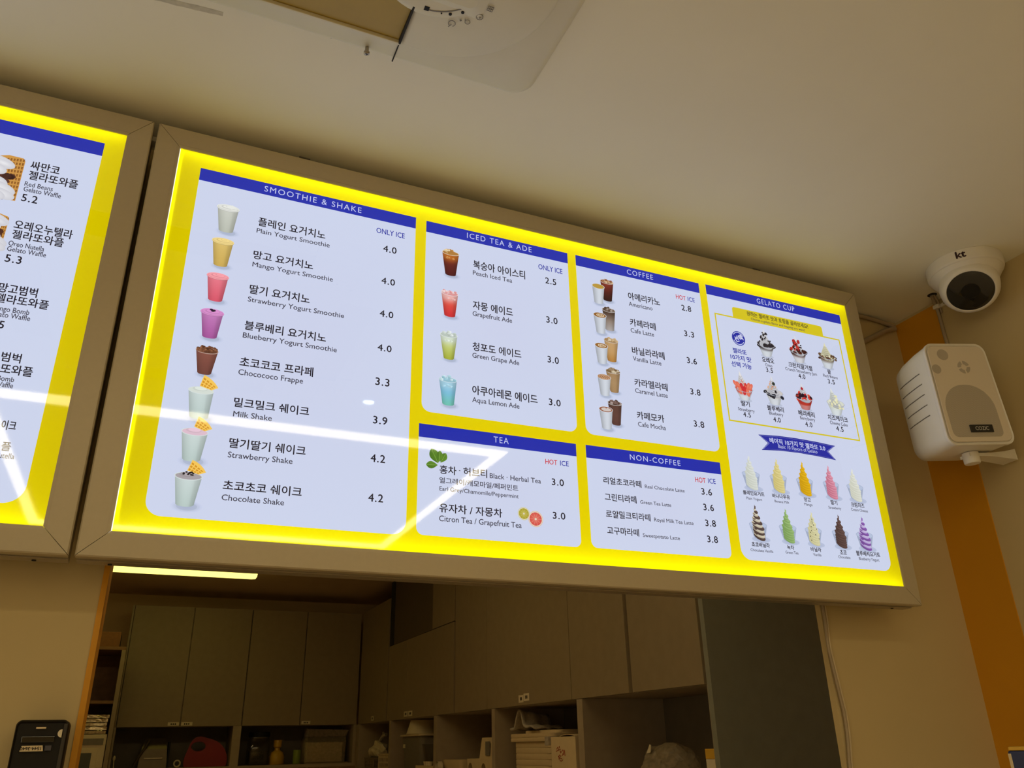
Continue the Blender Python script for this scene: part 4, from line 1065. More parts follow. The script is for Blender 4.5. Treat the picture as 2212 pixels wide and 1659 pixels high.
eb = dome_part('eyeball', [(0.001, -0.0612), (0.030, -0.053), (0.050, -0.035), (0.0595, -0.014), (0.0615, 0.005), (0.0612, 0.022), (0.0600, 0.0345), (0.0560, 0.0440), (0.0510, 0.0485), (0.0482, 0.0490), (0.0474, 0.0480)], M_WHITE, t)
dome_part('lens_window', [(0.0473, 0.0480), (0.0470, 0.0486), (0.0400, 0.0500), (0.0200, 0.0512), (0.001, 0.0515)], M_GLOSSBLACK, eb)
dome_part('lens', [(0.019, 0.0511), (0.019, 0.0518), (0.0165, 0.0521), (0.0160, 0.0516), (0.006, 0.0519), (0.001, 0.0520)], M_BLACK, eb)
ps, fs = text_fit('kt', -0.010, -0.008, 0.0205, 0.0165, 'b', 0.0008)
az = math.atan2(-1.036-0.35, -1.603+0.42)
bm = bmesh.new(); az = math.radians(213)
vv = []
for x, y in ps:
    a = az+x/0.0795
    vv.append(bm.verts.new((0.0794*math.cos(a), 0.0794*math.sin(a), -0.013+y)))
for f in fs:
    try: bm.faces.new([vv[i] for i in f])
    except ValueError: pass
finish('lettering', bm, mat('dark_red_ink', (0.03, 0.006, 0.008), 0.5), t)

# ================================================================ WALL SPEAKER
t = thing('wall_speaker', 'white box speaker on a bracket in front of the orange stripe', 'speaker', (1.507, 1.040, 2.148))
t.rotation_mode = 'XYZ'
t.matrix_world = Matrix.Translation((1.507, 1.040, 2.148)) @ Matrix.Rotation(-0.2512, 4, 'Z') @ Matrix.Rotation(0.0128, 4, 'X') @ Matrix.Rotation(-0.0531, 4, 'Y')
WT, WB, HS = 0.1445, 0.1565, 0.228
def spk(y, k, kz, r, dz=0.0):
    out = []
    for x, z in rrect(WB, HS, r, 7):
        f = (z/HS+0.5); w = (WB+(WT-WB)*f)/WB
        out.append((x*w*k, y, z*kz+dz))
    return out
bm = bmesh.new()
loft(bm, [spk(0.0015, 0.955, 0.97, 0.020), spk(0.0, 0.985, 0.99, 0.021), spk(0.0015, 1.0, 1.0, 0.022), spk(0.007, 1.0, 1.0, 0.022), spk(0.0085, 0.992, 0.995, 0.022)], True, True)
finish('front_bezel', bm, M_WHITE, t, True)
bm = bmesh.new()
loft(bm, [spk(0.0086, 0.985, 0.99, 0.022), spk(0.05, 0.965, 0.985, 0.024), spk(0.10, 0.88, 0.965, 0.026), spk(0.130, 0.78, 0.94, 0.03), spk(0.142, 0.66, 0.88, 0.03)], True, True)
cb = finish('cabinet', bm, M_WHITE, t, True)
bm = bmesh.new(); r0 = spk(0.0004, 0.93, 0.945, 0.018); r1 = spk(-0.0012, 0.91, 0.93, 0.018)
loft(bm, [r0, r1], False, True); finish('grille', bm, M_GRILLE, t)
def fl(s_, t_): 
    w = WT+(WB-WT)*t_
    return (-w/2+w*s_, HS/2-HS*t_)
def disc(name, s_, t_, rx, rz, m, y=-0.0014, n=28):
    c = fl(s_, t_); bm = bmesh.new()
    v = [bm.verts.new((c[0]+rx*math.cos(2*PI*k/n), y, c[1]+rz*math.sin(2*PI*k/n))) for k in range(n)]
    v2 = [bm.verts.new((p.co.x, y+0.0002, p.co.z)) for p in v]
    bm.faces.new(v); bm.faces.new(v2)
    for k in range(n): bm.faces.new((v[k], v[(k+1) % n], v2[(k+1) % n], v2[k]))
    return finish(name, bm, m, t)
disc('port', 0.27, 0.12, 0.0130, 0.0125, M_GRILLE_D); disc('port', 0.11, 0.265, 0.0105, 0.0105, M_GRILLE_D)
bm = bmesh.new(); c = fl(0.555, 0.246)                     # tweeter: ring sectors seen through the grille
for k in range(4):
    a0, a1 = math.radians(20+90*k), math.radians(92+90*k)
    n_ = 6; o_ = [(c[0]+0.0145*math.cos(a0+(a1-a0)*i/n_), c[1]+0.0145*math.sin(a0+(a1-a0)*i/n_)) for i in range(n_+1)]
    i_ = [(c[0]+0.0065*math.cos(a0+(a1-a0)*i/n_), c[1]+0.0065*math.sin(a0+(a1-a0)*i/n_)) for i in range(n_, -1, -1)]
    loft(bm, [[(x, -0.0014, z) for x, z in o_+i_], [(x, -0.0012, z) for x, z in o_+i_]])
finish('tweeter', bm, M_GRILLE_D, t)
bm = bmesh.new(); c = fl(0.47, 0.675)
sh = rrect(0.116, 0.115, [0.055, 0.055, 0.012, 0.012], 10, c[0], c[1])
loft(bm, [[(x, -0.0014, z) for x, z in sh], [(x, -0.0012, z) for x, z in sh]]); finish('woofer', bm, M_GRILLE_D, t)
c0, c1 = fl(0.36, 0.885), fl(0.695, 0.815)
bm = bmesh.new(); bx(bm, c0[0], c1[0], -0.0040, -0.0013, c0[1], c1[1], 0, 0.0006)
bd = finish('badge', bm, M_BADGE, t)
ps, fs = text_fit('COZIC', c0[0]+(c1[0]-c0[0])*0.20, c0[1]+0.0042, (c1[0]-c0[0])*0.60, 0.0076, 'e', 0.0003)
bm = bmesh.new(); vv = [bm.verts.new((x, -0.0043, z)) for x, z in ps]
for f in fs: bm.faces.new([vv[i] for i in f])
finish('lettering', bm, M_SILVER, bd)
bm = bmesh.new()                                           # five grooves on the side
for k in range(5):
    z = 0.058-0.0235*k
    pts = []
    for i in range(8):
        y = 0.035+0.085*i/7
        kx = 0.985-0.02*(y/0.05) if y < 0.05 else (0.965-0.085*((y-0.05)/0.05) if y < 0.10 else 0.88-0.10*((y-0.10)/0.03))
        w = (WB+(WT-WB)*(z/HS+0.5))/2*kx
        pts.append((-w-0.0002, y, z))
    tube(bm, pts, 0.0011, 5)
finish('groove', bm, M_GREY, cb)
bm = bmesh.new()                                           # yoke bracket and turning knob underneath
lathe(bm, [(0.016, -0.1135), (0.016, -0.134), (0.0145, -0.1365)], (0.012, 0.058, 0), 24)
finish('knob', bm, M_WHITE, t, True)
bm = bmesh.new()
loft(bm, [[(0.0+0.02*0, 0.045, -0.1165), (0.0, 0.075, -0.1165), (0.0, 0.075, -0.1225), (0.0, 0.045, -0.1225)],
          [(0.05, 0.046, -0.1165), (0.05, 0.080, -0.1165), (0.05, 0.080, -0.124), (0.05, 0.046, -0.124)],
          [(0.10, 0.062, -0.109), (0.10, 0.10, -0.109), (0.10, 0.10, -0.124), (0.10, 0.062, -0.124)],
          [(0.138, 0.075, -0.100), (0.134, 0.115, -0.100), (0.134, 0.115, -0.124), (0.138, 0.075, -0.124)]])
finish('bracket', bm, M_WHITE, t, True)

# ================================================================ CABLES AND CONDUITS
t = thing('cable_duct', 'two pale cable ducts meeting in the ceiling corner behind the menu board', 'cable duct', (1.669, 1.299, 2.463))
o = t
def world_tube(name, pts, r, m, parent, n=10):
    bm = bmesh.new(); tube(bm, pts, r, n); ob = finish(name, bm, m, parent, True)
    if parent is not None: ob.data.transform(Matrix.Translation(-Vector(parent.location)))
    return ob
world_tube('duct', spline([(1.20, 1.3005, 2.4705), (1.45, 1.3005, 2.4710), (1.58, 1.3005, 2.4705), (1.635, 1.3005, 2.4665), (1.6685, 1.3005, 2.4610)], 6), 0.0052, M_CABLE, t)
world_tube('duct', spline([(1.20, 1.3005, 2.210), (1.45, 1.3005, 2.345), (1.5615, 1.3005, 2.405), (1.63, 1.3005, 2.4425), (1.6685, 1.3005, 2.4560)], 6), 0.0066, M_CABLE, t)
t = thing('speaker_cable', 'grey twin cable running from a ceiling hole down to the speaker', 'cable', (1.66, 1.17, Zc))
world_tube('cord', spline([(1.6490, 1.1640, 2.4785), (1.6620, 1.1715, 2.4755), (1.6760, 1.1790, 2.4650), (1.6800, 1.1795, 2.4400), (1.6800, 1.1790, 2.380), (1.6795, 1.1770, 2.30), (1.640, 1.168, 2.225), (1.600, 1.165, 2.190)], 6), 0.0042, M_CABLE, t)
world_tube('cord', spline([(1.6530, 1.1600, 2.4785), (1.6670, 1.1660, 2.4745), (1.6795, 1.1715, 2.4620), (1.6810, 1.1720, 2.4400)], 6), 0.0024, M_CABLE, t)
bm = bmesh.new(); lathe(bm, [(0.011, 0), (0.011, -0.0006)], (1.650-1.66, 1.1625-1.17, -0.0002), 20); finish('hole', bm, M_DARK, t)
bm = bmesh.new(); bx(bm, 1.672-1.66, 1.6848-1.66, 1.1700-1.17, 1.1860-1.17, 2.4540-Zc, 2.4640-Zc, 0, 0.002); bx(bm, 1.679-1.66, 1.6848-1.66, 1.1500-1.17, 1.1705-1.17, 2.4555-Zc, 2.4635-Zc, 0, 0.002)
cl = finish('clip', bm, M_WHITE, t)
bm = bmesh.new(); bx(bm, 1.6775-1.66, 1.679-1.66, 1.1550-1.17, 1.1585-1.17, 2.4580-Zc, 2.4610-Zc); finish('screw', bm, M_DARK, cl)
t = thing('hanging_cable', 'pair of pale cables hanging along the right edge of the hatch', 'cable', (1.263, 1.302, 1.0))
hp = [(1.2655, 1.302, 1.84), (1.2645, 1.302, 1.748), (1.2640, 1.302, 1.71), (1.2605, 1.302, 1.667), (1.2640, 1.302, 1.625), (1.2690, 1.302, 1.576), (1.2725, 1.302, 1.536), (1.2705, 1.302, 1.494), (1.2640, 1.302, 1.445), (1.262, 1.302, 1.38), (1.266, 1.302, 1.2), (1.266, 1.302, 1.0)]
world_tube('cord', spline([(x+0.0035, y, z) for x, y, z in hp], 5), 0.0030, M_CABLE, t)
world_tube('cord', spline([(x+0.0105, y+0.0015, z) for x, y, z in hp], 5), 0.0026, mat('cream_cable_sheath', (0.60, 0.48, 0.29), 0.5), t)
bm = bmesh.new(); tube(bm, [(1.172, 1.209, 2.4552)]+[(1.184-0.011*math.cos(a), 1.209, 2.4568+0.0030*math.sin(a)) for a in [PI*i/8 for i in range(9)]]+[(1.196, 1.209, 2.4552)], 0.0012, 6)
h = finish('bracket', bm, M_WHITE, BOARD[0]); h.data.transform(BOARD[1])

# ================================================================ CARD READER ON THE LEFT WALL
t = thing('card_reader', 'small black card reader fixed upside down on the left wall by the hatch', 'card reader', (-0.095, 1.245, 1.54))
bm = bmesh.new()
def rd(y, k, r, z0, z1): return [(x*k, y-1.245, z-1.54) for x, z in rrect(0.0585, z1-z0, r, 6, 0, (z0+z1)/2)]
loft(bm, [rd(1.2475, 0.90, 0.004, 1.375, 1.5345), rd(1.2450, 0.96, 0.006, 1.373, 1.5365), rd(1.2480, 1.0, 0.007, 1.372, 1.5385), rd(1.300, 1.0, 0.007, 1.372, 1.5385), rd(1.3075, 0.9, 0.007, 1.376, 1.5345)], True, True)
finish('body', bm, M_BLACK, t, True)
bm = bmesh.new(); bx(bm, 0.0240, 0.0285, 0.000, 0.004, -0.165, -0.006, 0, 0.0008); finish('side_rail', bm, mat('dark_grey_plastic', (0.035, 0.028, 0.02), 0.6), t)
bm = bmesh.new(); bx(bm, -0.020, 0.016, -0.0012, 0.003, -0.0275, -0.0205, 0, 0.0006); finish('paper_slot', bm, M_GLOSSBLACK, t)
bm = bmesh.new(); loft(bm, [[(-0.0195, y, -0.0375), (0.0060, y, -0.0375), (0.0045, y, -0.0310), (-0.0180, y, -0.0310)] for y in (-0.0012, 0.001)])
st = finish('sticker', bm, M_CREAM, t)
ps, fs = text_fit('1544-3640', 0, 0, 0.0228, 0.0036, 'e', 0.00012)
bm = bmesh.new(); vv = [bm.verts.new((0.0035-x, -0.0014, -0.0326-z)) for x, z in ps]
for f in fs: bm.faces.new([vv[i] for i in f])
finish('lettering', bm, M_TEXT, st)
bm = bmesh.new(); bx(bm, -0.0062, 0.0046, -0.0012, 0.002, -0.0118, -0.0098); finish('name_plate', bm, M_CREAM, t)
bm = bmesh.new(); hp_ = [(0.0048*math.cos(math.radians(a)), 0.0048*math.sin(math.radians(a))) for a in range(90, 271, 12)]; loft(bm, [[(x, y, 0.0) for x, y in hp_], [(x, y, 0.0012) for x, y in hp_]])
o = finish('half_round_sticker', bm, M_PAPER, t); o.data.transform(Matrix.Translation((0.0236, -0.0010, -0.0175)) @ Matrix.Rotation(PI/2, 4, 'X'))
bm = bmesh.new(); bx(bm, 0.0075, 0.0145, -0.0012, 0.001, -0.0370, -0.0312); o = finish('key', bm, mat('violet_grey_plastic', (0.06, 0.055, 0.07), 0.5), t)

# ================================================================ BLUE AND YELLOW CARTON, LOWER RIGHT
t = thing('display_shelf', 'wall shelf on the right wall under the blue carton', 'shelf', (1.5, 0.96, 1.33))
box('board', -0.24, 0.1845, -0.14, 0.12, -0.018, 0.0, M_CABIN, t, 0.002)
bm = bmesh.new(); bx(bm, 0.02, 0.1845, -0.06, -0.05, -0.16, -0.018); bx(bm, 0.02, 0.1845, 0.05, 0.06, -0.16, -0.018); finish('bracket', bm, M_STEEL, t)
t = thing('carton', 'navy carton with a yellow top at the lower right edge', 'box', (1.312, 1.0, 1.33), (0, 0, -0.95))
bm = bmesh.new(); bx(bm, 0.0, 0.147, 0.0, 0.09, 0.0, 0.142, 0, 0.004); finish('body', bm, M_NAVY, t)
bm = bmesh.new(); bx(bm, 0.0015, 0.1455, 0.0015, 0.0885, 0.1421, 0.1475, 0, 0.0015); finish('lid', bm, M_YCARD, t)
bm = bmesh.new(); bx(bm, -0.0004, 0.0040, -0.0008, 0.0006, 0.004, 0.138); finish('edge_strip', bm, M_CREAM, t)

# grey brush smear on the ceiling beside the air conditioner
bm = bmesh.new(); rs = random.Random(3); top = []; bot = []
for i in range(15):
    f = i/14; x = -0.150+0.130*f; y = 0.9640-0.0105*f
    w = 0.0035+0.0012*math.sin(3*f)+rs.uniform(-0.0006, 0.0006)
    top.append((x, y+w, Zc-0.0002)); bot.append((x, y-w, Zc-0.0002))
v = [bm.verts.new(p) for p in top+bot[::-1]]; bm.faces.new(v)
tag(finish('paint_smear', bm, mat('grey_smear', (0.60, 0.56, 0.44), 0.85, noise=0.12, scale=90)), 'grey brushed smear on the ceiling near the air conditioner edge', 'smear')

# ================================================================ KITCHEN CABINETS
XC, YF, ZS, ZB = 1.4625, 6.0, 1.40, 1.638
ZS2 = 1.37
def back_cabinet(x0, xm, x1, label, stk):
    t = thing('wall_cabinet', label, 'cabinet', (x0, YF, ZB), group=None)
    bm = bmesh.new(); bx(bm, 0.0005, x1-x0-0.0005, 0.021, 0.345, 0.0, 0.742); finish('carcass', bm, M_CABIN, t)
    for a, b in ((x0, xm), (xm, x1)):
        d = box('door', a-x0+0.003, b-x0-0.003, 0.0, 0.020, 0.001, 0.741, M_CAB, t, 0.0012)
        for s0, s1 in stk:
            if a <= s0 < b:
                l = box('label_sticker', s0-x0, s1-x0, -0.0006, 0.0, 0.006, 0.026, M_PAPER, d)
                l.data.materials.append(M_TEXT)
                b2 = bmesh.new(); b2.from_mesh(l.data)
                for k in range(3): bx(b2, s0-x0+(s1-s0)*(0.25+0.18*k), s0-x0+(s1-s0)*(0.37+0.18*k), -0.0010, -0.0005, 0.011, 0.020, 1)
                b2.to_mesh(l.data); b2.free()
    return t
box0 = thing('cabinet_filler', 'narrow taupe end panel at the left of the far wall cabinets', 'panel', (-0.066, YF, ZB))
box('panel', 0, 0.012, 0.0, 0.345, 0.0, 0.742, M_CAB, box0)
back_cabinet(-0.053, 0.318, 0.696, 'far wall cabinet on the left, nearest the wooden shelf unit', [(0.245, 0.312), (0.325, 0.392)])
back_cabinet(0.697, 1.071, 1.4605, 'far wall cabinet on the right, meeting the corner', [(1.083, 1.142)])

def side_cabinet(y0, splits, y1, z1, label, stk):
    t = thing('wall_cabinet', label, 'cabinet', (XC, y0, ZB))
    bm = bmesh.new(); bx(bm, 0.021, 0.345, 0.0005, y1-y0-0.0005, 0.0, z1-ZB); finish('carcass', bm, M_CABIN, t)
    ys = [y0]+splits+[y1]
    for i, (a, b) in enumerate(zip(ys, ys[1:])):
        ga = 0.010 if i == 0 else 0.002; gb = 0.010 if i == len(ys)-2 else 0.002
        d = box('door', 0.0, 0.020, a-y0+ga, b-y0-gb, 0.001, z1-ZB-0.001, M_CAB, t, 0.0012)
        for s0, s1, up in stk:
            if a <= s0 < b:
                b2 = bmesh.new(); bx(b2, -0.0006, 0.0, s0-y0, s1-y0, 0.012+up, 0.040+up, 0)
                for k in range(2): bx(b2, -0.0012, -0.0005, s0-y0+(s1-s0)*(0.30+0.22*k), s0-y0+(s1-s0)*(0.46+0.22*k), 0.020+up, 0.032+up, 1)
                finish('label_sticker', b2, [M_PAPER, M_TEXT], d)
    return t
side_cabinet(1.985, [], 2.385, 2.49, 'right wall cabinet nearest the grey end panel', [])
side_cabinet(2.387, [2.795, 3.609], 4.036, 2.49, 'middle right wall cabinet with two stickers at its lower edge', [(3.215, 3.262, 0.0), (3.160, 3.212, 0.004)])
side_cabinet(4.040, [4.853], 5.260, 2.075, 'low right wall cabinet under the dark panel', [(4.725, 4.800, 0.0), (4.815, 4.885, 0.0)])
side_cabinet(5.262, [], 5.978, 2.38, 'right wall cabinet deepest in the kitchen corner', [(5.56, 5.62, 0.0)])
t = thing('dark_panel', 'dark brown panel above the right wall cabinets', 'duct cover', (XC, 4.04, 2.078))
box('front_panel', 0.006, 0.020, 0.36, 1.130, 0.0, 0.40, M_DKPANEL, t); box('side_strip', 0.004, 0.3, 1.132, 1.2165, 0.0, 0.40, M_DARK, t)  # dark brown panel and near-black strip, just behind the door fronts
box('near_panel', 0.0, 0.3, 0.0, 0.355, 0.0, 0.41, M_CAB, t)
t = thing('end_panel', 'tall grey-green cabinet end panel beside the hatch edge', 'panel', (XC, 1.962, 0.0))
box('panel', 0.0, 0.485, 0.0, 0.020, 0.0, 2.49, M_PANEL, t); box('edge_band', 0.0005, 0.020, 0.0205, 0.0225, 0.0, ZB, M_CABIN, t)

def open_shelf_back():
    t = thing('open_shelf', 'row of open shelf niches under the far wall cabinets', 'shelf', (-0.066, YF, ZS))
    box('shelf_board', 0, 1.5285, 0, 0.345, -0.02, 0.0, M_CABIN, t)
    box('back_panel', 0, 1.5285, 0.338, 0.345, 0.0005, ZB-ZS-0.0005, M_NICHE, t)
    for x, w in ((-0.066, 0.016), (0.646, 0.052), (1.44, 0.022)):
        box('divider', x+0.066, x+0.066+w, 0.0, 0.337, 0.0005, ZB-ZS-0.0005, M_CABIN, t)
open_shelf_back()
def open_shelf_side():
    t = thing('open_shelf', 'row of open shelf niches under the right wall cabinets', 'shelf', (XC, 1.985, ZS2))
    L = 5.995-1.985
    box('shelf_board', 0, 0.345, 0, L, -0.02, 0.0, M_CABIN, t)
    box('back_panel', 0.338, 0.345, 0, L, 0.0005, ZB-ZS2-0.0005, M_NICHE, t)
    for y0, y1 in ((2.716, 2.758), (3.520, 3.556), (4.295, 4.345), (5.146, 5.184), (5.93, 5.995)):
        box('divider', 0.0, 0.337, y0-1.985, y1-1.985, 0.0005, ZB-ZS2-0.0005, M_CABIN, t)
    return t
open_shelf_side()

# wooden shelf unit on the left with its cardboard box, foil packs and white machine
t = thing('shelf_unit', 'dark wooden shelf unit at the left end of the kitchen', 'shelf unit', (-0.55, 5.48, 0.0))
box('side_panel', 0.468, 0.490, 0.0, 0.40, 0.0, 2.045, M_CAB, t); box('side_panel', 0.0, 0.02, 0.0, 0.40, 0.0, 2.045, M_CAB, t)
box('top_board', 0.0, 0.490, 0.0, 0.40, 2.0455, 2.063, M_WOOD, t)
box('shelf_board', 0.021, 0.467, 0.0, 0.38, 1.752, 1.768, M_WOOD, t); box('shelf_board', 0.021, 0.467, 0.0, 0.38, 1.398, 1.418, M_WOOD, t)
box('back_panel', 0.021, 0.467, 0.385, 0.40, 0.0, 2.045, M_WOOD, t)
t = thing('cardboard_box', 'brown cardboard box on top of the wooden shelf unit', 'box', (-0.40, 5.50, 2.0635))
box('body', 0.0, 0.300, 0.0, 0.22, 0.0, 0.084, M_CARD, t, 0.001); box('open_end', 0.3003, 0.3014, 0.01, 0.21, 0.004, 0.080, M_DARK, t)
rf = random.Random(4)
for k in range(5):
    z0 = 1.5935+0.0205*k
    bm = bmesh.new()
    n = 26; rings = []
    for yy in (0.0, 0.18):
        top = []; bot = []
        for i in range(n+1):
            x = 0.21*i/n
            top.append((x, yy+rf.uniform(-0.003, 0.003), 0.0185+rf.uniform(-0.002, 0.0008))); bot.append((x, yy+rf.uniform(-0.002, 0.002), rf.uniform(0, 0.0012)))
        rings.append(bot+top[::-1])
    loft(bm, rings)
    o = finish('foil_pack', bm, M_FOIL)
    o.location = (-0.303+rf.uniform(-0.004, 0.004), 5.49, z0)
    tag(o, ['crinkled silver foil pack at the bottom of the left shelf stack', 'crinkled silver foil pack second from the bottom of its stack', 'crinkled silver foil pack in the middle of its stack', 'crinkled silver foil pack second from the top of its stack', 'crinkled silver foil pack on top of the left shelf stack'][k], 'foil pack', 'foil packs stacked on the white machine')
t = thing('white_machine', 'pale boxy machine with a bluish window under the foil packs', 'appliance', (-0.30, 5.485, 1.4185))
box('body', 0.0, 0.214, 0.005, 0.22, 0.0, 0.173, M_PAPER, t, 0.003)
box('top_slot', 0.02, 0.200, 0.001, 0.006, 0.118, 0.152, M_GREY, t, 0.001)
box('window_frame', 0.03, 0.178, 0.0, 0.006, 0.0, 0.098, M_PAPER, t, 0.001); box('window', 0.045, 0.150, -0.001, 0.002, 0.0, 0.078, mat('blue_grey_glass', (0.10, 0.12, 0.125), 0.15), t)

# ================================================================ THINGS IN THE NICHES
Z0 = ZS+0.0006; ZR = ZS2+0.0006
t = thing('napkin_dispenser', 'dark steel napkin dispenser at the left end of the far niches', 'dispenser', (0.19, 6.14, Z0))
bm = bmesh.new(); loft(bm, [[(-0.085, -0.06, 0), (0.085, -0.06, 0), (0.085, 0.09, 0), (-0.085, 0.09, 0)], [(-0.075, -0.05, 0.11), (0.075, -0.05, 0.11), (0.075, 0.09, 0.11), (-0.075, 0.09, 0.11)], [(-0.060, -0.02, 0.172), (0.060, -0.02, 0.172), (0.060, 0.09, 0.172), (-0.060, 0.09, 0.172)]]); finish('body', bm, mat('dull_steel', (0.13, 0.105, 0.065), 0.4, metal=0.7), t)
box('chrome_bar', -0.055, 0.055, -0.068, -0.056, 0.052, 0.060, M_STEEL, t, 0.002)
bm = bmesh.new(); tube(bm, [(-0.11, -0.07, 0.012), (-0.09, -0.07, 0.06), (-0.055, -0.065, 0.12), (-0.035, -0.06, 0.165)], 0.008, 8); finish('lever', bm, mat('dull_steel', (0.13, 0.105, 0.065)), t)
box('side_frame', 0.082, 0.092, -0.065, 0.09, 0.0, 0.15, M_BLACK, t, 0.002)
t = thing('tape_roll', 'small pale tape roll beside the red board', 'tape', (0.335, 6.09, Z0))
bm = bmesh.new(); lathe(bm, [(0.022, 0), (0.022, 0.018), (0.014, 0.018), (0.014, 0)], n=20, cap0=False, cap1=False); o = finish('roll', bm, M_PAPER, t, True); o.data.transform(Matrix.Translation((0, 0, 0.023)) @ Matrix.Rotation(PI/2, 4, 'X'))
t = thing('spoon', 'pale spoon lying upright against the niche end at far left', 'spoon', (-0.03, 6.06, Z0))
bm = bmesh.new(); tube(bm, [(0.0, 0, 0.0), (-0.004, 0.01, 0.05)], 0.003, 6); lathe(bm, [(0.002, 0.046), (0.008, 0.055), (0.009, 0.066), (0.004, 0.076), (0.001, 0.077)], (-0.004, 0.01, 0), 12); finish('body', bm, M_PAPER, t, True)
# round red board with a hand hole
t = thing('red_board', 'round red plastic board with a hand hole standing in the far niche', 'board', (0.50, 6.09, Z0))
bm = bmesh.new(); n = 40
def rb_out(a):
    r = 0.132+0.030*math.exp(-((a-2.05)/0.38)**2)
    return (0.005+r*math.cos(a), 0.030+r*math.sin(a))
outer = [rb_out(2*PI*k/n) for k in range(n)]
hc = (-0.048, 0.120); inner = [(hc[0]+0.043*math.cos(2*PI*k/n), hc[1]+0.027*math.sin(2*PI*k/n)) for k in range(n)]
outer = [(x, max(z, 0.0)) for x, z in outer]
bm = bmesh.new(); V = []
for yy in (-0.005, 0.005):
    vo = [bm.verts.new((x, yy, z)) for x, z in outer]; vi = [bm.verts.new((x, yy, z)) for x, z in inner]; V.append((vo, vi))
    es = [bm.edges.new((vo[k], vo[(k+1) % n])) for k in range(n)] + [bm.edges.new((vi[k], vi[(k+1) % n])) for k in range(n)]
    bmesh.ops.triangle_fill(bm, use_beauty=True, edges=es)
for i in (0, 1):
    for k in range(n): bm.faces.new((V[0][i][k], V[0][i][(k+1) % n], V[1][i][(k+1) % n], V[1][i][k]))
finish('board', bm, M_RED, t)
bm = bmesh.new(); tube(bm, [(hc[0]+0.045*math.cos(2*PI*k/24), -0.0055, hc[1]+0.029*math.sin(2*PI*k/24)) for k in range(25)], 0.002, 6); finish('hole_rim', bm, mat('dark_red_plastic', (0.22, 0.03, 0.03), 0.4), t)
# glass jar with black lid
t = thing('glass_jar', 'clear jar with a black lid in the far middle niche', 'jar', (0.835, 6.13, Z0))
bm = bmesh.new(); loft(bm, [[(x, y, z) for x, y in rrect(w, w, 0.02, 5)] for w, z in ((0.130, 0.0), (0.138, 0.01), (0.138, 0.140), (0.120, 0.160), (0.120, 0.170))], True, False); finish('body', bm, M_CLEAR, t, True)
bm = bmesh.new(); lathe(bm, [(0.070, 0.170), (0.070, 0.200)], n=28); finish('lid', bm, M_BLACK, t, True)
bm = bmesh.new(); loft(bm, [[(x, y, z) for x, y in rrect(0.124, 0.124, 0.018, 5)] for z in (0.004, 0.085)]); finish('contents', bm, mat('dark_brown_beans', (0.05, 0.04, 0.03), 0.7, noise=0.6, scale=150), t)
t = thing('syrup_bottle', 'yellow bottle with a tall neck next to the jar', 'bottle', (0.958, 6.12, Z0))
bm = bmesh.new(); lathe(bm, [(0.046, 0.0), (0.050, 0.01), (0.050, 0.045), (0.040, 0.072), (0.019, 0.086), (0.017, 0.10)], n=24); finish('body', bm, M_YELLOW, t, True)
bm = bmesh.new(); lathe(bm, [(0.017, 0.1004), (0.026, 0.108), (0.028, 0.145), (0.026, 0.150)], n=24); finish('cap', bm, M_YELLOW, t, True)
t = thing('green_tin', 'green tin between the yellow bottle and the bagged block', 'tin', (1.080, 6.06, Z0))
bm = bmesh.new(); lathe(bm, [(0.024, 0), (0.025, 0.002), (0.025, 0.083), (0.023, 0.086)], n=24); finish('body', bm, M_GREEN, t, True)
def basket(name, label, loc, w, d, h, rot, m, group=None):
    t = thing(name, label, 'basket', loc, (0, 0, rot))
    bm = bmesh.new()
    nx = max(3, int(w/0.03)); nz = 3
    def wall(L, ax, off):
        n = max(3, int(L/0.028))
        for i in range(n+1):
            c = -L/2+L*i/n
            a = (c-0.0055, c+0.0055)
            if ax == 'x': bx(bm, a[0], a[1], off-0.0015, off+0.0015, 0.0, h)
            else: bx(bm, off-0.0015, off+0.0015, a[0], a[1], 0.0, h)
        for z0, z1 in ((0.0, h*0.16), (h*0.40, h*0.52), (h*0.78, h)):
            if ax == 'x': bx(bm, -L/2-0.001, L/2+0.001, off-0.0017, off+0.0017, z0, z1)
            else: bx(bm, off-0.0017, off+0.0017, -L/2-0.001, L/2+0.001, z0, z1)
    for s_ in (-1, 1): wall(w, 'x', s_*d/2); wall(d, 'y', s_*w/2)
    bx(bm, -w/2, w/2, -d/2, d/2, 0.0, 0.003)
    finish('body', bm, m, t)
    bm = bmesh.new()
    for s_ in (-1, 1):
        bx(bm, -w/2-0.008, w/2+0.008, s_*d/2-0.006, s_*d/2+0.006, h+0.0002, h+0.009, 0, 0.002); bx(bm, s_*w/2-0.006, s_*w/2+0.006, -d/2-0.008, d/2+0.008, h+0.0002, h+0.009, 0, 0.002)
    finish('rim', bm, m, t)
    return t
M_PBASK = mat('pale_basket_plastic', (0.62, 0.50, 0.32), 0.5); M_DBASK = mat('dull_basket_plastic', (0.26, 0.20, 0.12), 0.6)
t = thing('low_tray', 'low dull tray under the bagged white block', 'tray', (1.275, 6.15, Z0))
box('body', -0.145, 0.145, -0.12, 0.12, 0.0, 0.006, M_DBASK, t, 0.001)
t = thing('bagged_block', 'pale paper block in a clear plastic bag in the far right niche', 'package', (1.265, 6.13, Z0+0.0065))
bm = bmesh.new(); bx(bm, -0.128, 0.118, -0.08, 0.10, 0.0, 0.122, 0, 0.008); finish('paper_block', bm, M_CREAM, t)
bm = bmesh.new(); rb = random.Random(2)
rings = []
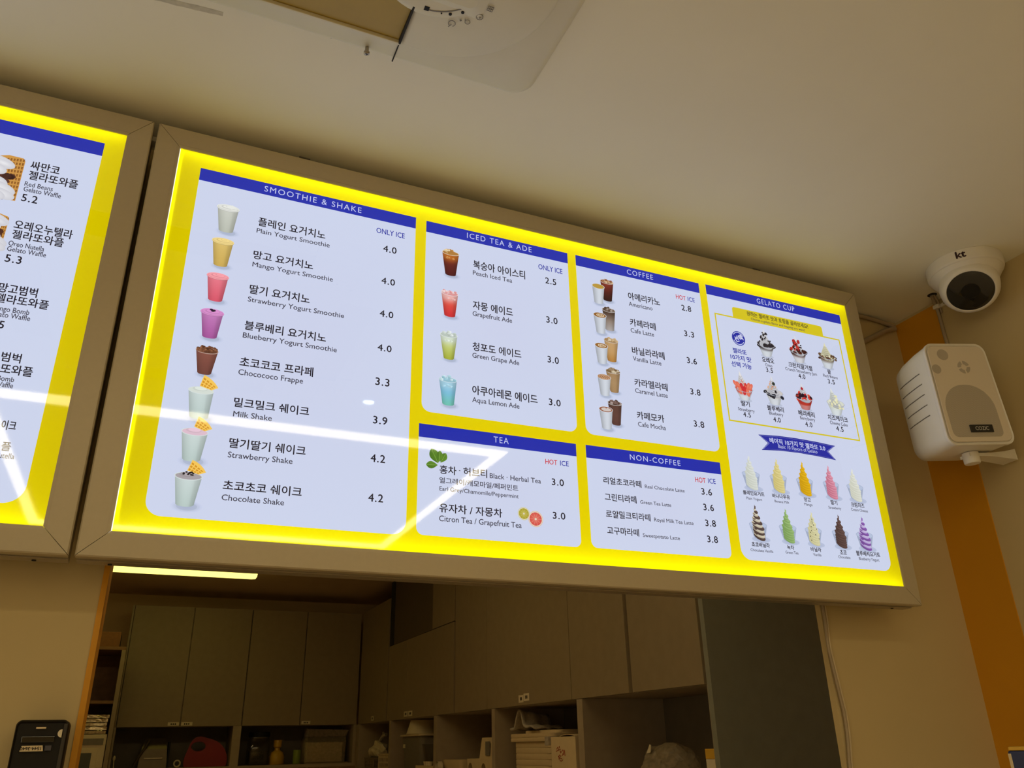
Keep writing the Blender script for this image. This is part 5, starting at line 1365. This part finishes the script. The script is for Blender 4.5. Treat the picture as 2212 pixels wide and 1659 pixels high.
for z, k, sh in ((0.0, 1.03, 0), (0.06, 1.05, 0), (0.125, 1.06, 0.0), (0.16, 1.05, 0.01), (0.195, 1.10, 0.02), (0.205, 1.12, 0.022)):
    rings.append([(x*k+sh+rb.uniform(-0.004, 0.004), y*(1.0 if z < 0.13 else 0.35)+rb.uniform(-0.004, 0.004), z+(0 if z < 0.19 else -0.05*x)+rb.uniform(-0.002, 0.002)) for x, y in rrect(0.262, 0.20, 0.02, 4)])
loft(bm, rings, True, False); finish('plastic_bag', bm, M_BAG, t, True)
# right row -----------------------------------------------------------
basket('basket', 'low dull basket deepest in the right niches under the crumpled bag', (1.61, 5.76, ZR), 0.22, 0.22, 0.052, 0, M_DBASK)
t = thing('crumpled_bag', 'crumpled white plastic bag deepest in the right niches', 'bag', (1.57, 5.76, ZR+0.0625))
bm = bmesh.new(); bmesh.ops.create_icosphere(bm, subdivisions=3, radius=0.06); rb = random.Random(11)
for v in bm.verts:
    a = 1+0.22*math.sin(5*v.co.x*17+2*v.co.z*31)+0.14*math.sin(41*v.co.y+23*v.co.z)+rb.uniform(-0.05, 0.05)
    v.co = Vector((v.co.x*a*1.0, v.co.y*a*1.4, max(v.co.z*a*0.9+0.035, 0.0)))
finish('body', bm, M_PAPER, t)
bm = bmesh.new(); tube(bm, spline([(0.0, 0.02, 0.07), (-0.01, -0.03, 0.10), (-0.01, -0.09, 0.125), (0, -0.13, 0.135)], 5), 0.011, 7); tube(bm, spline([(-0.01, -0.09, 0.125), (-0.01, -0.095, 0.15)], 3), 0.006, 6); finish('handle', bm, M_CLOTH, t, True)
t = thing('flat_carton', 'flat brown carton behind the white perforated basket', 'box', (1.735, 5.47, ZR))
box('body', -0.045, 0.06, -0.14, 0.16, 0.0, 0.116, M_CARD, t, 0.002)
basket('basket', 'white perforated basket in the right niche beside the grey tub', (1.585, 5.35, ZR), 0.19, 0.27, 0.076, 0, M_PBASK)
t = thing('grey_tub', 'tall grey tub with a wide rim in the right niche', 'tub', (1.60, 4.86, ZR))
bm = bmesh.new(); loft(bm, [[(x, y, z) for x, y in rrect(0.20*k, 0.36*k, 0.03, 6)] for k, z in ((0.90, 0.0), (1.0, 0.175))]); finish('body', bm, M_GREY, t, True)
bm = bmesh.new(); loft(bm, [[(x, y, z) for x, y in rrect(0.222*k, 0.40*k, 0.035, 6)] for k, z in ((1.0, 0.1754), (1.02, 0.177), (1.0, 0.186))]); rimo = finish('rim', bm, M_PBASK, t, True)
bm = bmesh.new(); bx(bm, -0.1015, -0.1003, 0.10, 0.145, 0.115, 0.135); finish('label_sticker', bm, M_PAPER, t)
t = thing('paper_cup', 'upturned white paper cup standing on the rim of the grey tub', 'cup', (1.585, 4.87, ZR+0.1864))
bm = bmesh.new(); lathe(bm, [(0.105, 0.0), (0.107, 0.004), (0.103, 0.007), (0.082, 0.074), (0.079, 0.0745)], n=32); finish('body', bm, M_PAPER, t, True)
t = thing('low_box', 'low pale box under the clear cup in the right niche', 'box', (1.545, 4.55, ZR))
box('body', -0.078, 0.075, -0.20, 0.105, 0.0, 0.0290, M_CREAM, t, 0.001)
t = thing('clear_cup', 'clear plastic cup in front of the grey tub', 'cup', (1.545, 4.57, Z0))
bm = bmesh.new(); lathe(bm, [(0.045, 0.0), (0.047, 0.004), (0.066, 0.098)], n=28, cap1=False); finish('body', bm, M_CLEAR, t, True)
bm = bmesh.new(); lathe(bm, [(0.066, 0.0982), (0.069, 0.0995), (0.069, 0.1025), (0.066, 0.103)], n=28, cap0=False, cap1=False); finish('rim', bm, M_CLEAR, t, True)
for k, yy in enumerate((4.47, 4.50, 4.43)):
    o = finish('creamer_pot', lathe(bmesh.new(), [(0.011, 0), (0.015, 0.018), (0.016, 0.020), (0.001, 0.0205)], n=14), M_PAPER, None, True)
    o.location = (1.476, yy+0.0, Z0); tag(o, ['small white creamer pot in the middle of the three before the clear cup', 'small white creamer pot farthest into the niche before the clear cup', 'small white creamer pot nearest the pale divider before the clear cup'][k], 'creamer pot', 'creamer pots before the clear cup')
t = thing('shallow_tray', 'shallow white tray in the right niche left of the dispenser', 'tray', (1.60, 4.16, ZR))
bm = bmesh.new(); loft(bm, [[(x, y, z) for x, y in rrect(0.22*k, 0.26*k, 0.02, 5)] for k, z in ((0.90, 0.0), (1.0, 0.060))], True, True); finish('body', bm, M_CREAM, t, True)
t = thing('tape_roll', 'pale tape roll standing next to the shallow white tray', 'tape', (1.482, 4.262, ZR))
bm = bmesh.new(); lathe(bm, [(0.026, -0.012), (0.026, 0.012), (0.018, 0.012), (0.018, -0.012)], n=24, cap0=False, cap1=False); o = finish('roll', bm, M_PAPER, t, True); o.data.transform(Matrix.Translation((-0.016, 0.0, 0.027)) @ Matrix.Rotation(PI/2, 4, 'Y'))
t = thing('dark_jar', 'dark plastic jar at the back of the dispenser niche', 'jar', (1.70, 3.98, ZR))
bm = bmesh.new(); lathe(bm, [(0.05, 0), (0.055, 0.005), (0.055, 0.13)], n=24); finish('body', bm, M_NICHE, t, True)
bm = bmesh.new(); lathe(bm, [(0.060, 0.1303), (0.060, 0.144)], n=24); finish('lid', bm, M_GREY, t, True)
t = thing('tape_dispenser', 'cream sealing dispenser with two round cut-outs in the right niche', 'dispenser', (1.575, 3.80, ZR))
bm = bmesh.new()
prof = [(-0.155, 0.0)]
prof += [(-0.115+0.032*math.cos(a), 0.003+0.046*math.sin(a)) for a in [PI-PI*i/8 for i in range(9)]]
prof += [(0.050+0.032*math.cos(a), 0.003+0.046*math.sin(a)) for a in [PI-PI*i/8 for i in range(9)]]
prof += [(0.155, 0.0), (0.155, 0.066), (-0.155, 0.066)]
loft(bm, [[(x, -y, z) for y, z in prof] for x in (-0.075, 0.075)]); finish('base', bm, M_CREAM, t)
bm = bmesh.new(); loft(bm, [[(-0.075, -0.145, 0.0665), (0.06, -0.145, 0.0665), (0.06, 0.0, 0.0665), (-0.075, 0.0, 0.0665)], [(-0.065, -0.14, 0.154), (0.05, -0.14, 0.154), (0.05, -0.01, 0.154), (-0.065, -0.01, 0.154)]]); tw = finish('tower', bm, M_CREAM, t)
box('cutter', -0.08, -0.0755, -0.13, -0.085, 0.080, 0.138, M_GREY, t, 0.002)
# stack of white trays and lids
zt = ZR
for k in range(8):
    wide = k in (6, 7)
    h = 0.0221 if k < 6 else 0.0155
    w, d = (0.190, 0.355) if not wide else (0.215, 0.40)
    o = finish('storage_tray_or_lid', loft(bmesh.new(), [[(x, y, z) for x, y in rrect(w*kk, d*kk, 0.03, 6)] for kk, z in ((0.985, 0.0), (1.0, 0.002), (1.0, h-0.0022), (0.985, h-0.0006))]), M_CREAM, None, True)
    o.location = (1.61, 3.265, zt); zt += h
    tag(o, ['white tray at the bottom of the tall stack in the right niche', 'white tray second from the bottom of the stack in the right niche', 'white tray third from the bottom of the stack in the right niche', 'white tray just under the middle of the stack in the right niche', 'white tray just above the middle of the stack in the right niche', 'white tray just below the two wider lids of the stack', 'lower of the two wider white lids near the top of the stack', 'upper of the two wider white lids near the top of the stack'][k], 'tray', 'white trays stacked in the right niche')
o = finish('storage_tray_or_lid', loft(bmesh.new(), [[(x, y, z) for x, y in rrect(0.18*kk, 0.32*kk, 0.03, 6)] for kk, z in ((1.0, 0.0), (1.0, 0.009), (0.97, 0.011))]), M_CREAM, None, True)  # this top piece is a lid
o.location = (1.63, 3.235, zt); tag(o, 'smallest white lid topping the tray stack under the grey cloth', 'tray', 'white trays stacked in the right niche'); zt += 0.0112
t = thing('cleaning_cloth', 'folded grey cloth draped on top of the white tray stack', 'cloth', (1.60, 3.35, zt))
bm = bmesh.new(); cl = []
prof = spline([(0, 0.135, 0.004), (0, 0.115, 0.003), (0, 0.085, 0.008), (0, 0.058, 0.050), (0, 0.042, 0.072), (0, 0.024, 0.064), (0, 0.004, 0.020), (0, -0.03, 0.010), (0, -0.07, 0.012), (0, -0.10, 0.002)], 4)
rows = []
for i in range(9):
    x = -0.095+0.14*i/8
    rows.append([(x, p.y-0.03+0.008*math.sin(i*1.3)+0.02*i/8, p.z*(1-0.03*i)+0.003*math.sin(i*2.1+p.y*40)+0.002) for p in prof])
for r_, dz in ((rows, 0),):
    vr = [[bm.verts.new(p) for p in r] for r in r_]
    for a, b in zip(vr, vr[1:]):
        for i in range(len(a)-1): bm.faces.new((a[i], a[i+1], b[i+1], b[i]))
o = finish('cloth', bm, M_CLOTH, t, True)
so = o.modifiers.new('thick', 'SOLIDIFY'); so.thickness = 0.007; so.offset = 1
t = thing('marked_carton', 'pale carton with red handwriting next to the tray stack', 'box', (1.50, 2.895, ZR))
box('body', -0.03, 0.12, -0.098, 0.098, 0.0, 0.147, M_CREAM, t, 0.002)
bm = bmesh.new(); bx(bm, -0.040, 0.0, 0.0985, 0.132, 0.118, 0.149, 0, 0.003); finish('flap', bm, M_CLOTH, t)
bm = bmesh.new(); loft(bm, [[(-0.031, y, 0.1473+0.006*math.sin(PI*(y+0.095)/0.115)), (0.05, y, 0.1473+0.006*math.sin(PI*(y+0.095)/0.115)), (0.05, y, 0.1488+0.006*math.sin(PI*(y+0.095)/0.115)), (-0.031, y, 0.1488+0.006*math.sin(PI*(y+0.095)/0.115))] for y in [-0.095+0.0115*i for i in range(11)]]); finish('lid_flap', bm, M_CREAM, t)
bm = bmesh.new()
def stroke(pts): tube(bm, [(-0.0308, 0.098-0.196*a, 0.147-0.117*b) for a, b in pts], 0.0011, 5)
for pts in ([(0.24, 0.36), (0.30, 0.30), (0.32, 0.38)], [(0.22, 0.42), (0.40, 0.36)], [(0.36, 0.27), (0.37, 0.33)], [(0.38, 0.42), (0.40, 0.47), (0.44, 0.44), (0.40, 0.41)], [(0.30, 0.58), (0.36, 0.52), (0.42, 0.54), (0.34, 0.62), (0.44, 0.63)],
            [(0.33, 0.56), (0.33, 0.66)], [(0.36, 0.68), (0.42, 0.70), (0.48, 0.66)], [(0.46, 0.42), (0.50, 0.38), (0.54, 0.44), (0.48, 0.50)], [(0.56, 0.38), (0.58, 0.55)], [(0.46, 0.54), (0.54, 0.49)]): stroke(pts)
finish('handwriting', bm, M_RINK, t)
# last niche
t = thing('plastic_bag', 'crumpled clear plastic bag in the niche nearest the end panel', 'bag', (1.60, 2.41, ZR))
bm = bmesh.new(); bmesh.ops.create_icosphere(bm, subdivisions=4, radius=0.08); rb = random.Random(21)
for v in bm.verts:
    a = 1+0.16*math.sin(37*v.co.x+29*v.co.z)+0.12*math.sin(53*v.co.y-31*v.co.z)+0.06*abs(math.sin(90*v.co.x+60*v.co.y-70*v.co.z))+rb.uniform(-0.03, 0.03)
    v.co = Vector((v.co.x*a, v.co.y*a*1.1, max(v.co.z*a*0.75+0.050, 0.0)))
finish('body', bm, M_BAG, t)
bm = bmesh.new(); loft(bm, [[(-0.055, 0.02, 0.092), (-0.05, 0.05, 0.090), (-0.048, 0.05, 0.093), (-0.053, 0.02, 0.095)], [(-0.05, 0.022, 0.112), (-0.046, 0.036, 0.116), (-0.044, 0.036, 0.116), (-0.048, 0.022, 0.113)]]); finish('corner', bm, M_PAPER, t)
t = thing('cooking_pot', 'black round domed pot at the back of the last right niche', 'pot', (1.70, 2.20, ZR))
bm = bmesh.new(); lathe(bm, [(0.10, 0.0), (0.10, 0.036), (0.085, 0.052), (0.05, 0.064), (0.001, 0.068)], n=36); finish('body', bm, M_BLACK, t, True)
t = thing('juice_carton', 'slim yellow and white carton against the end panel', 'carton', (1.478, 2.003, ZR))
box('body', 0.0, 0.10, 0.0, 0.042, 0.0, 0.078, M_PAPER, t, 0.001); box('yellow_top', -0.0003, 0.1003, -0.0003, 0.0423, 0.0785, 0.1035, M_YCARD, t, 0.001)
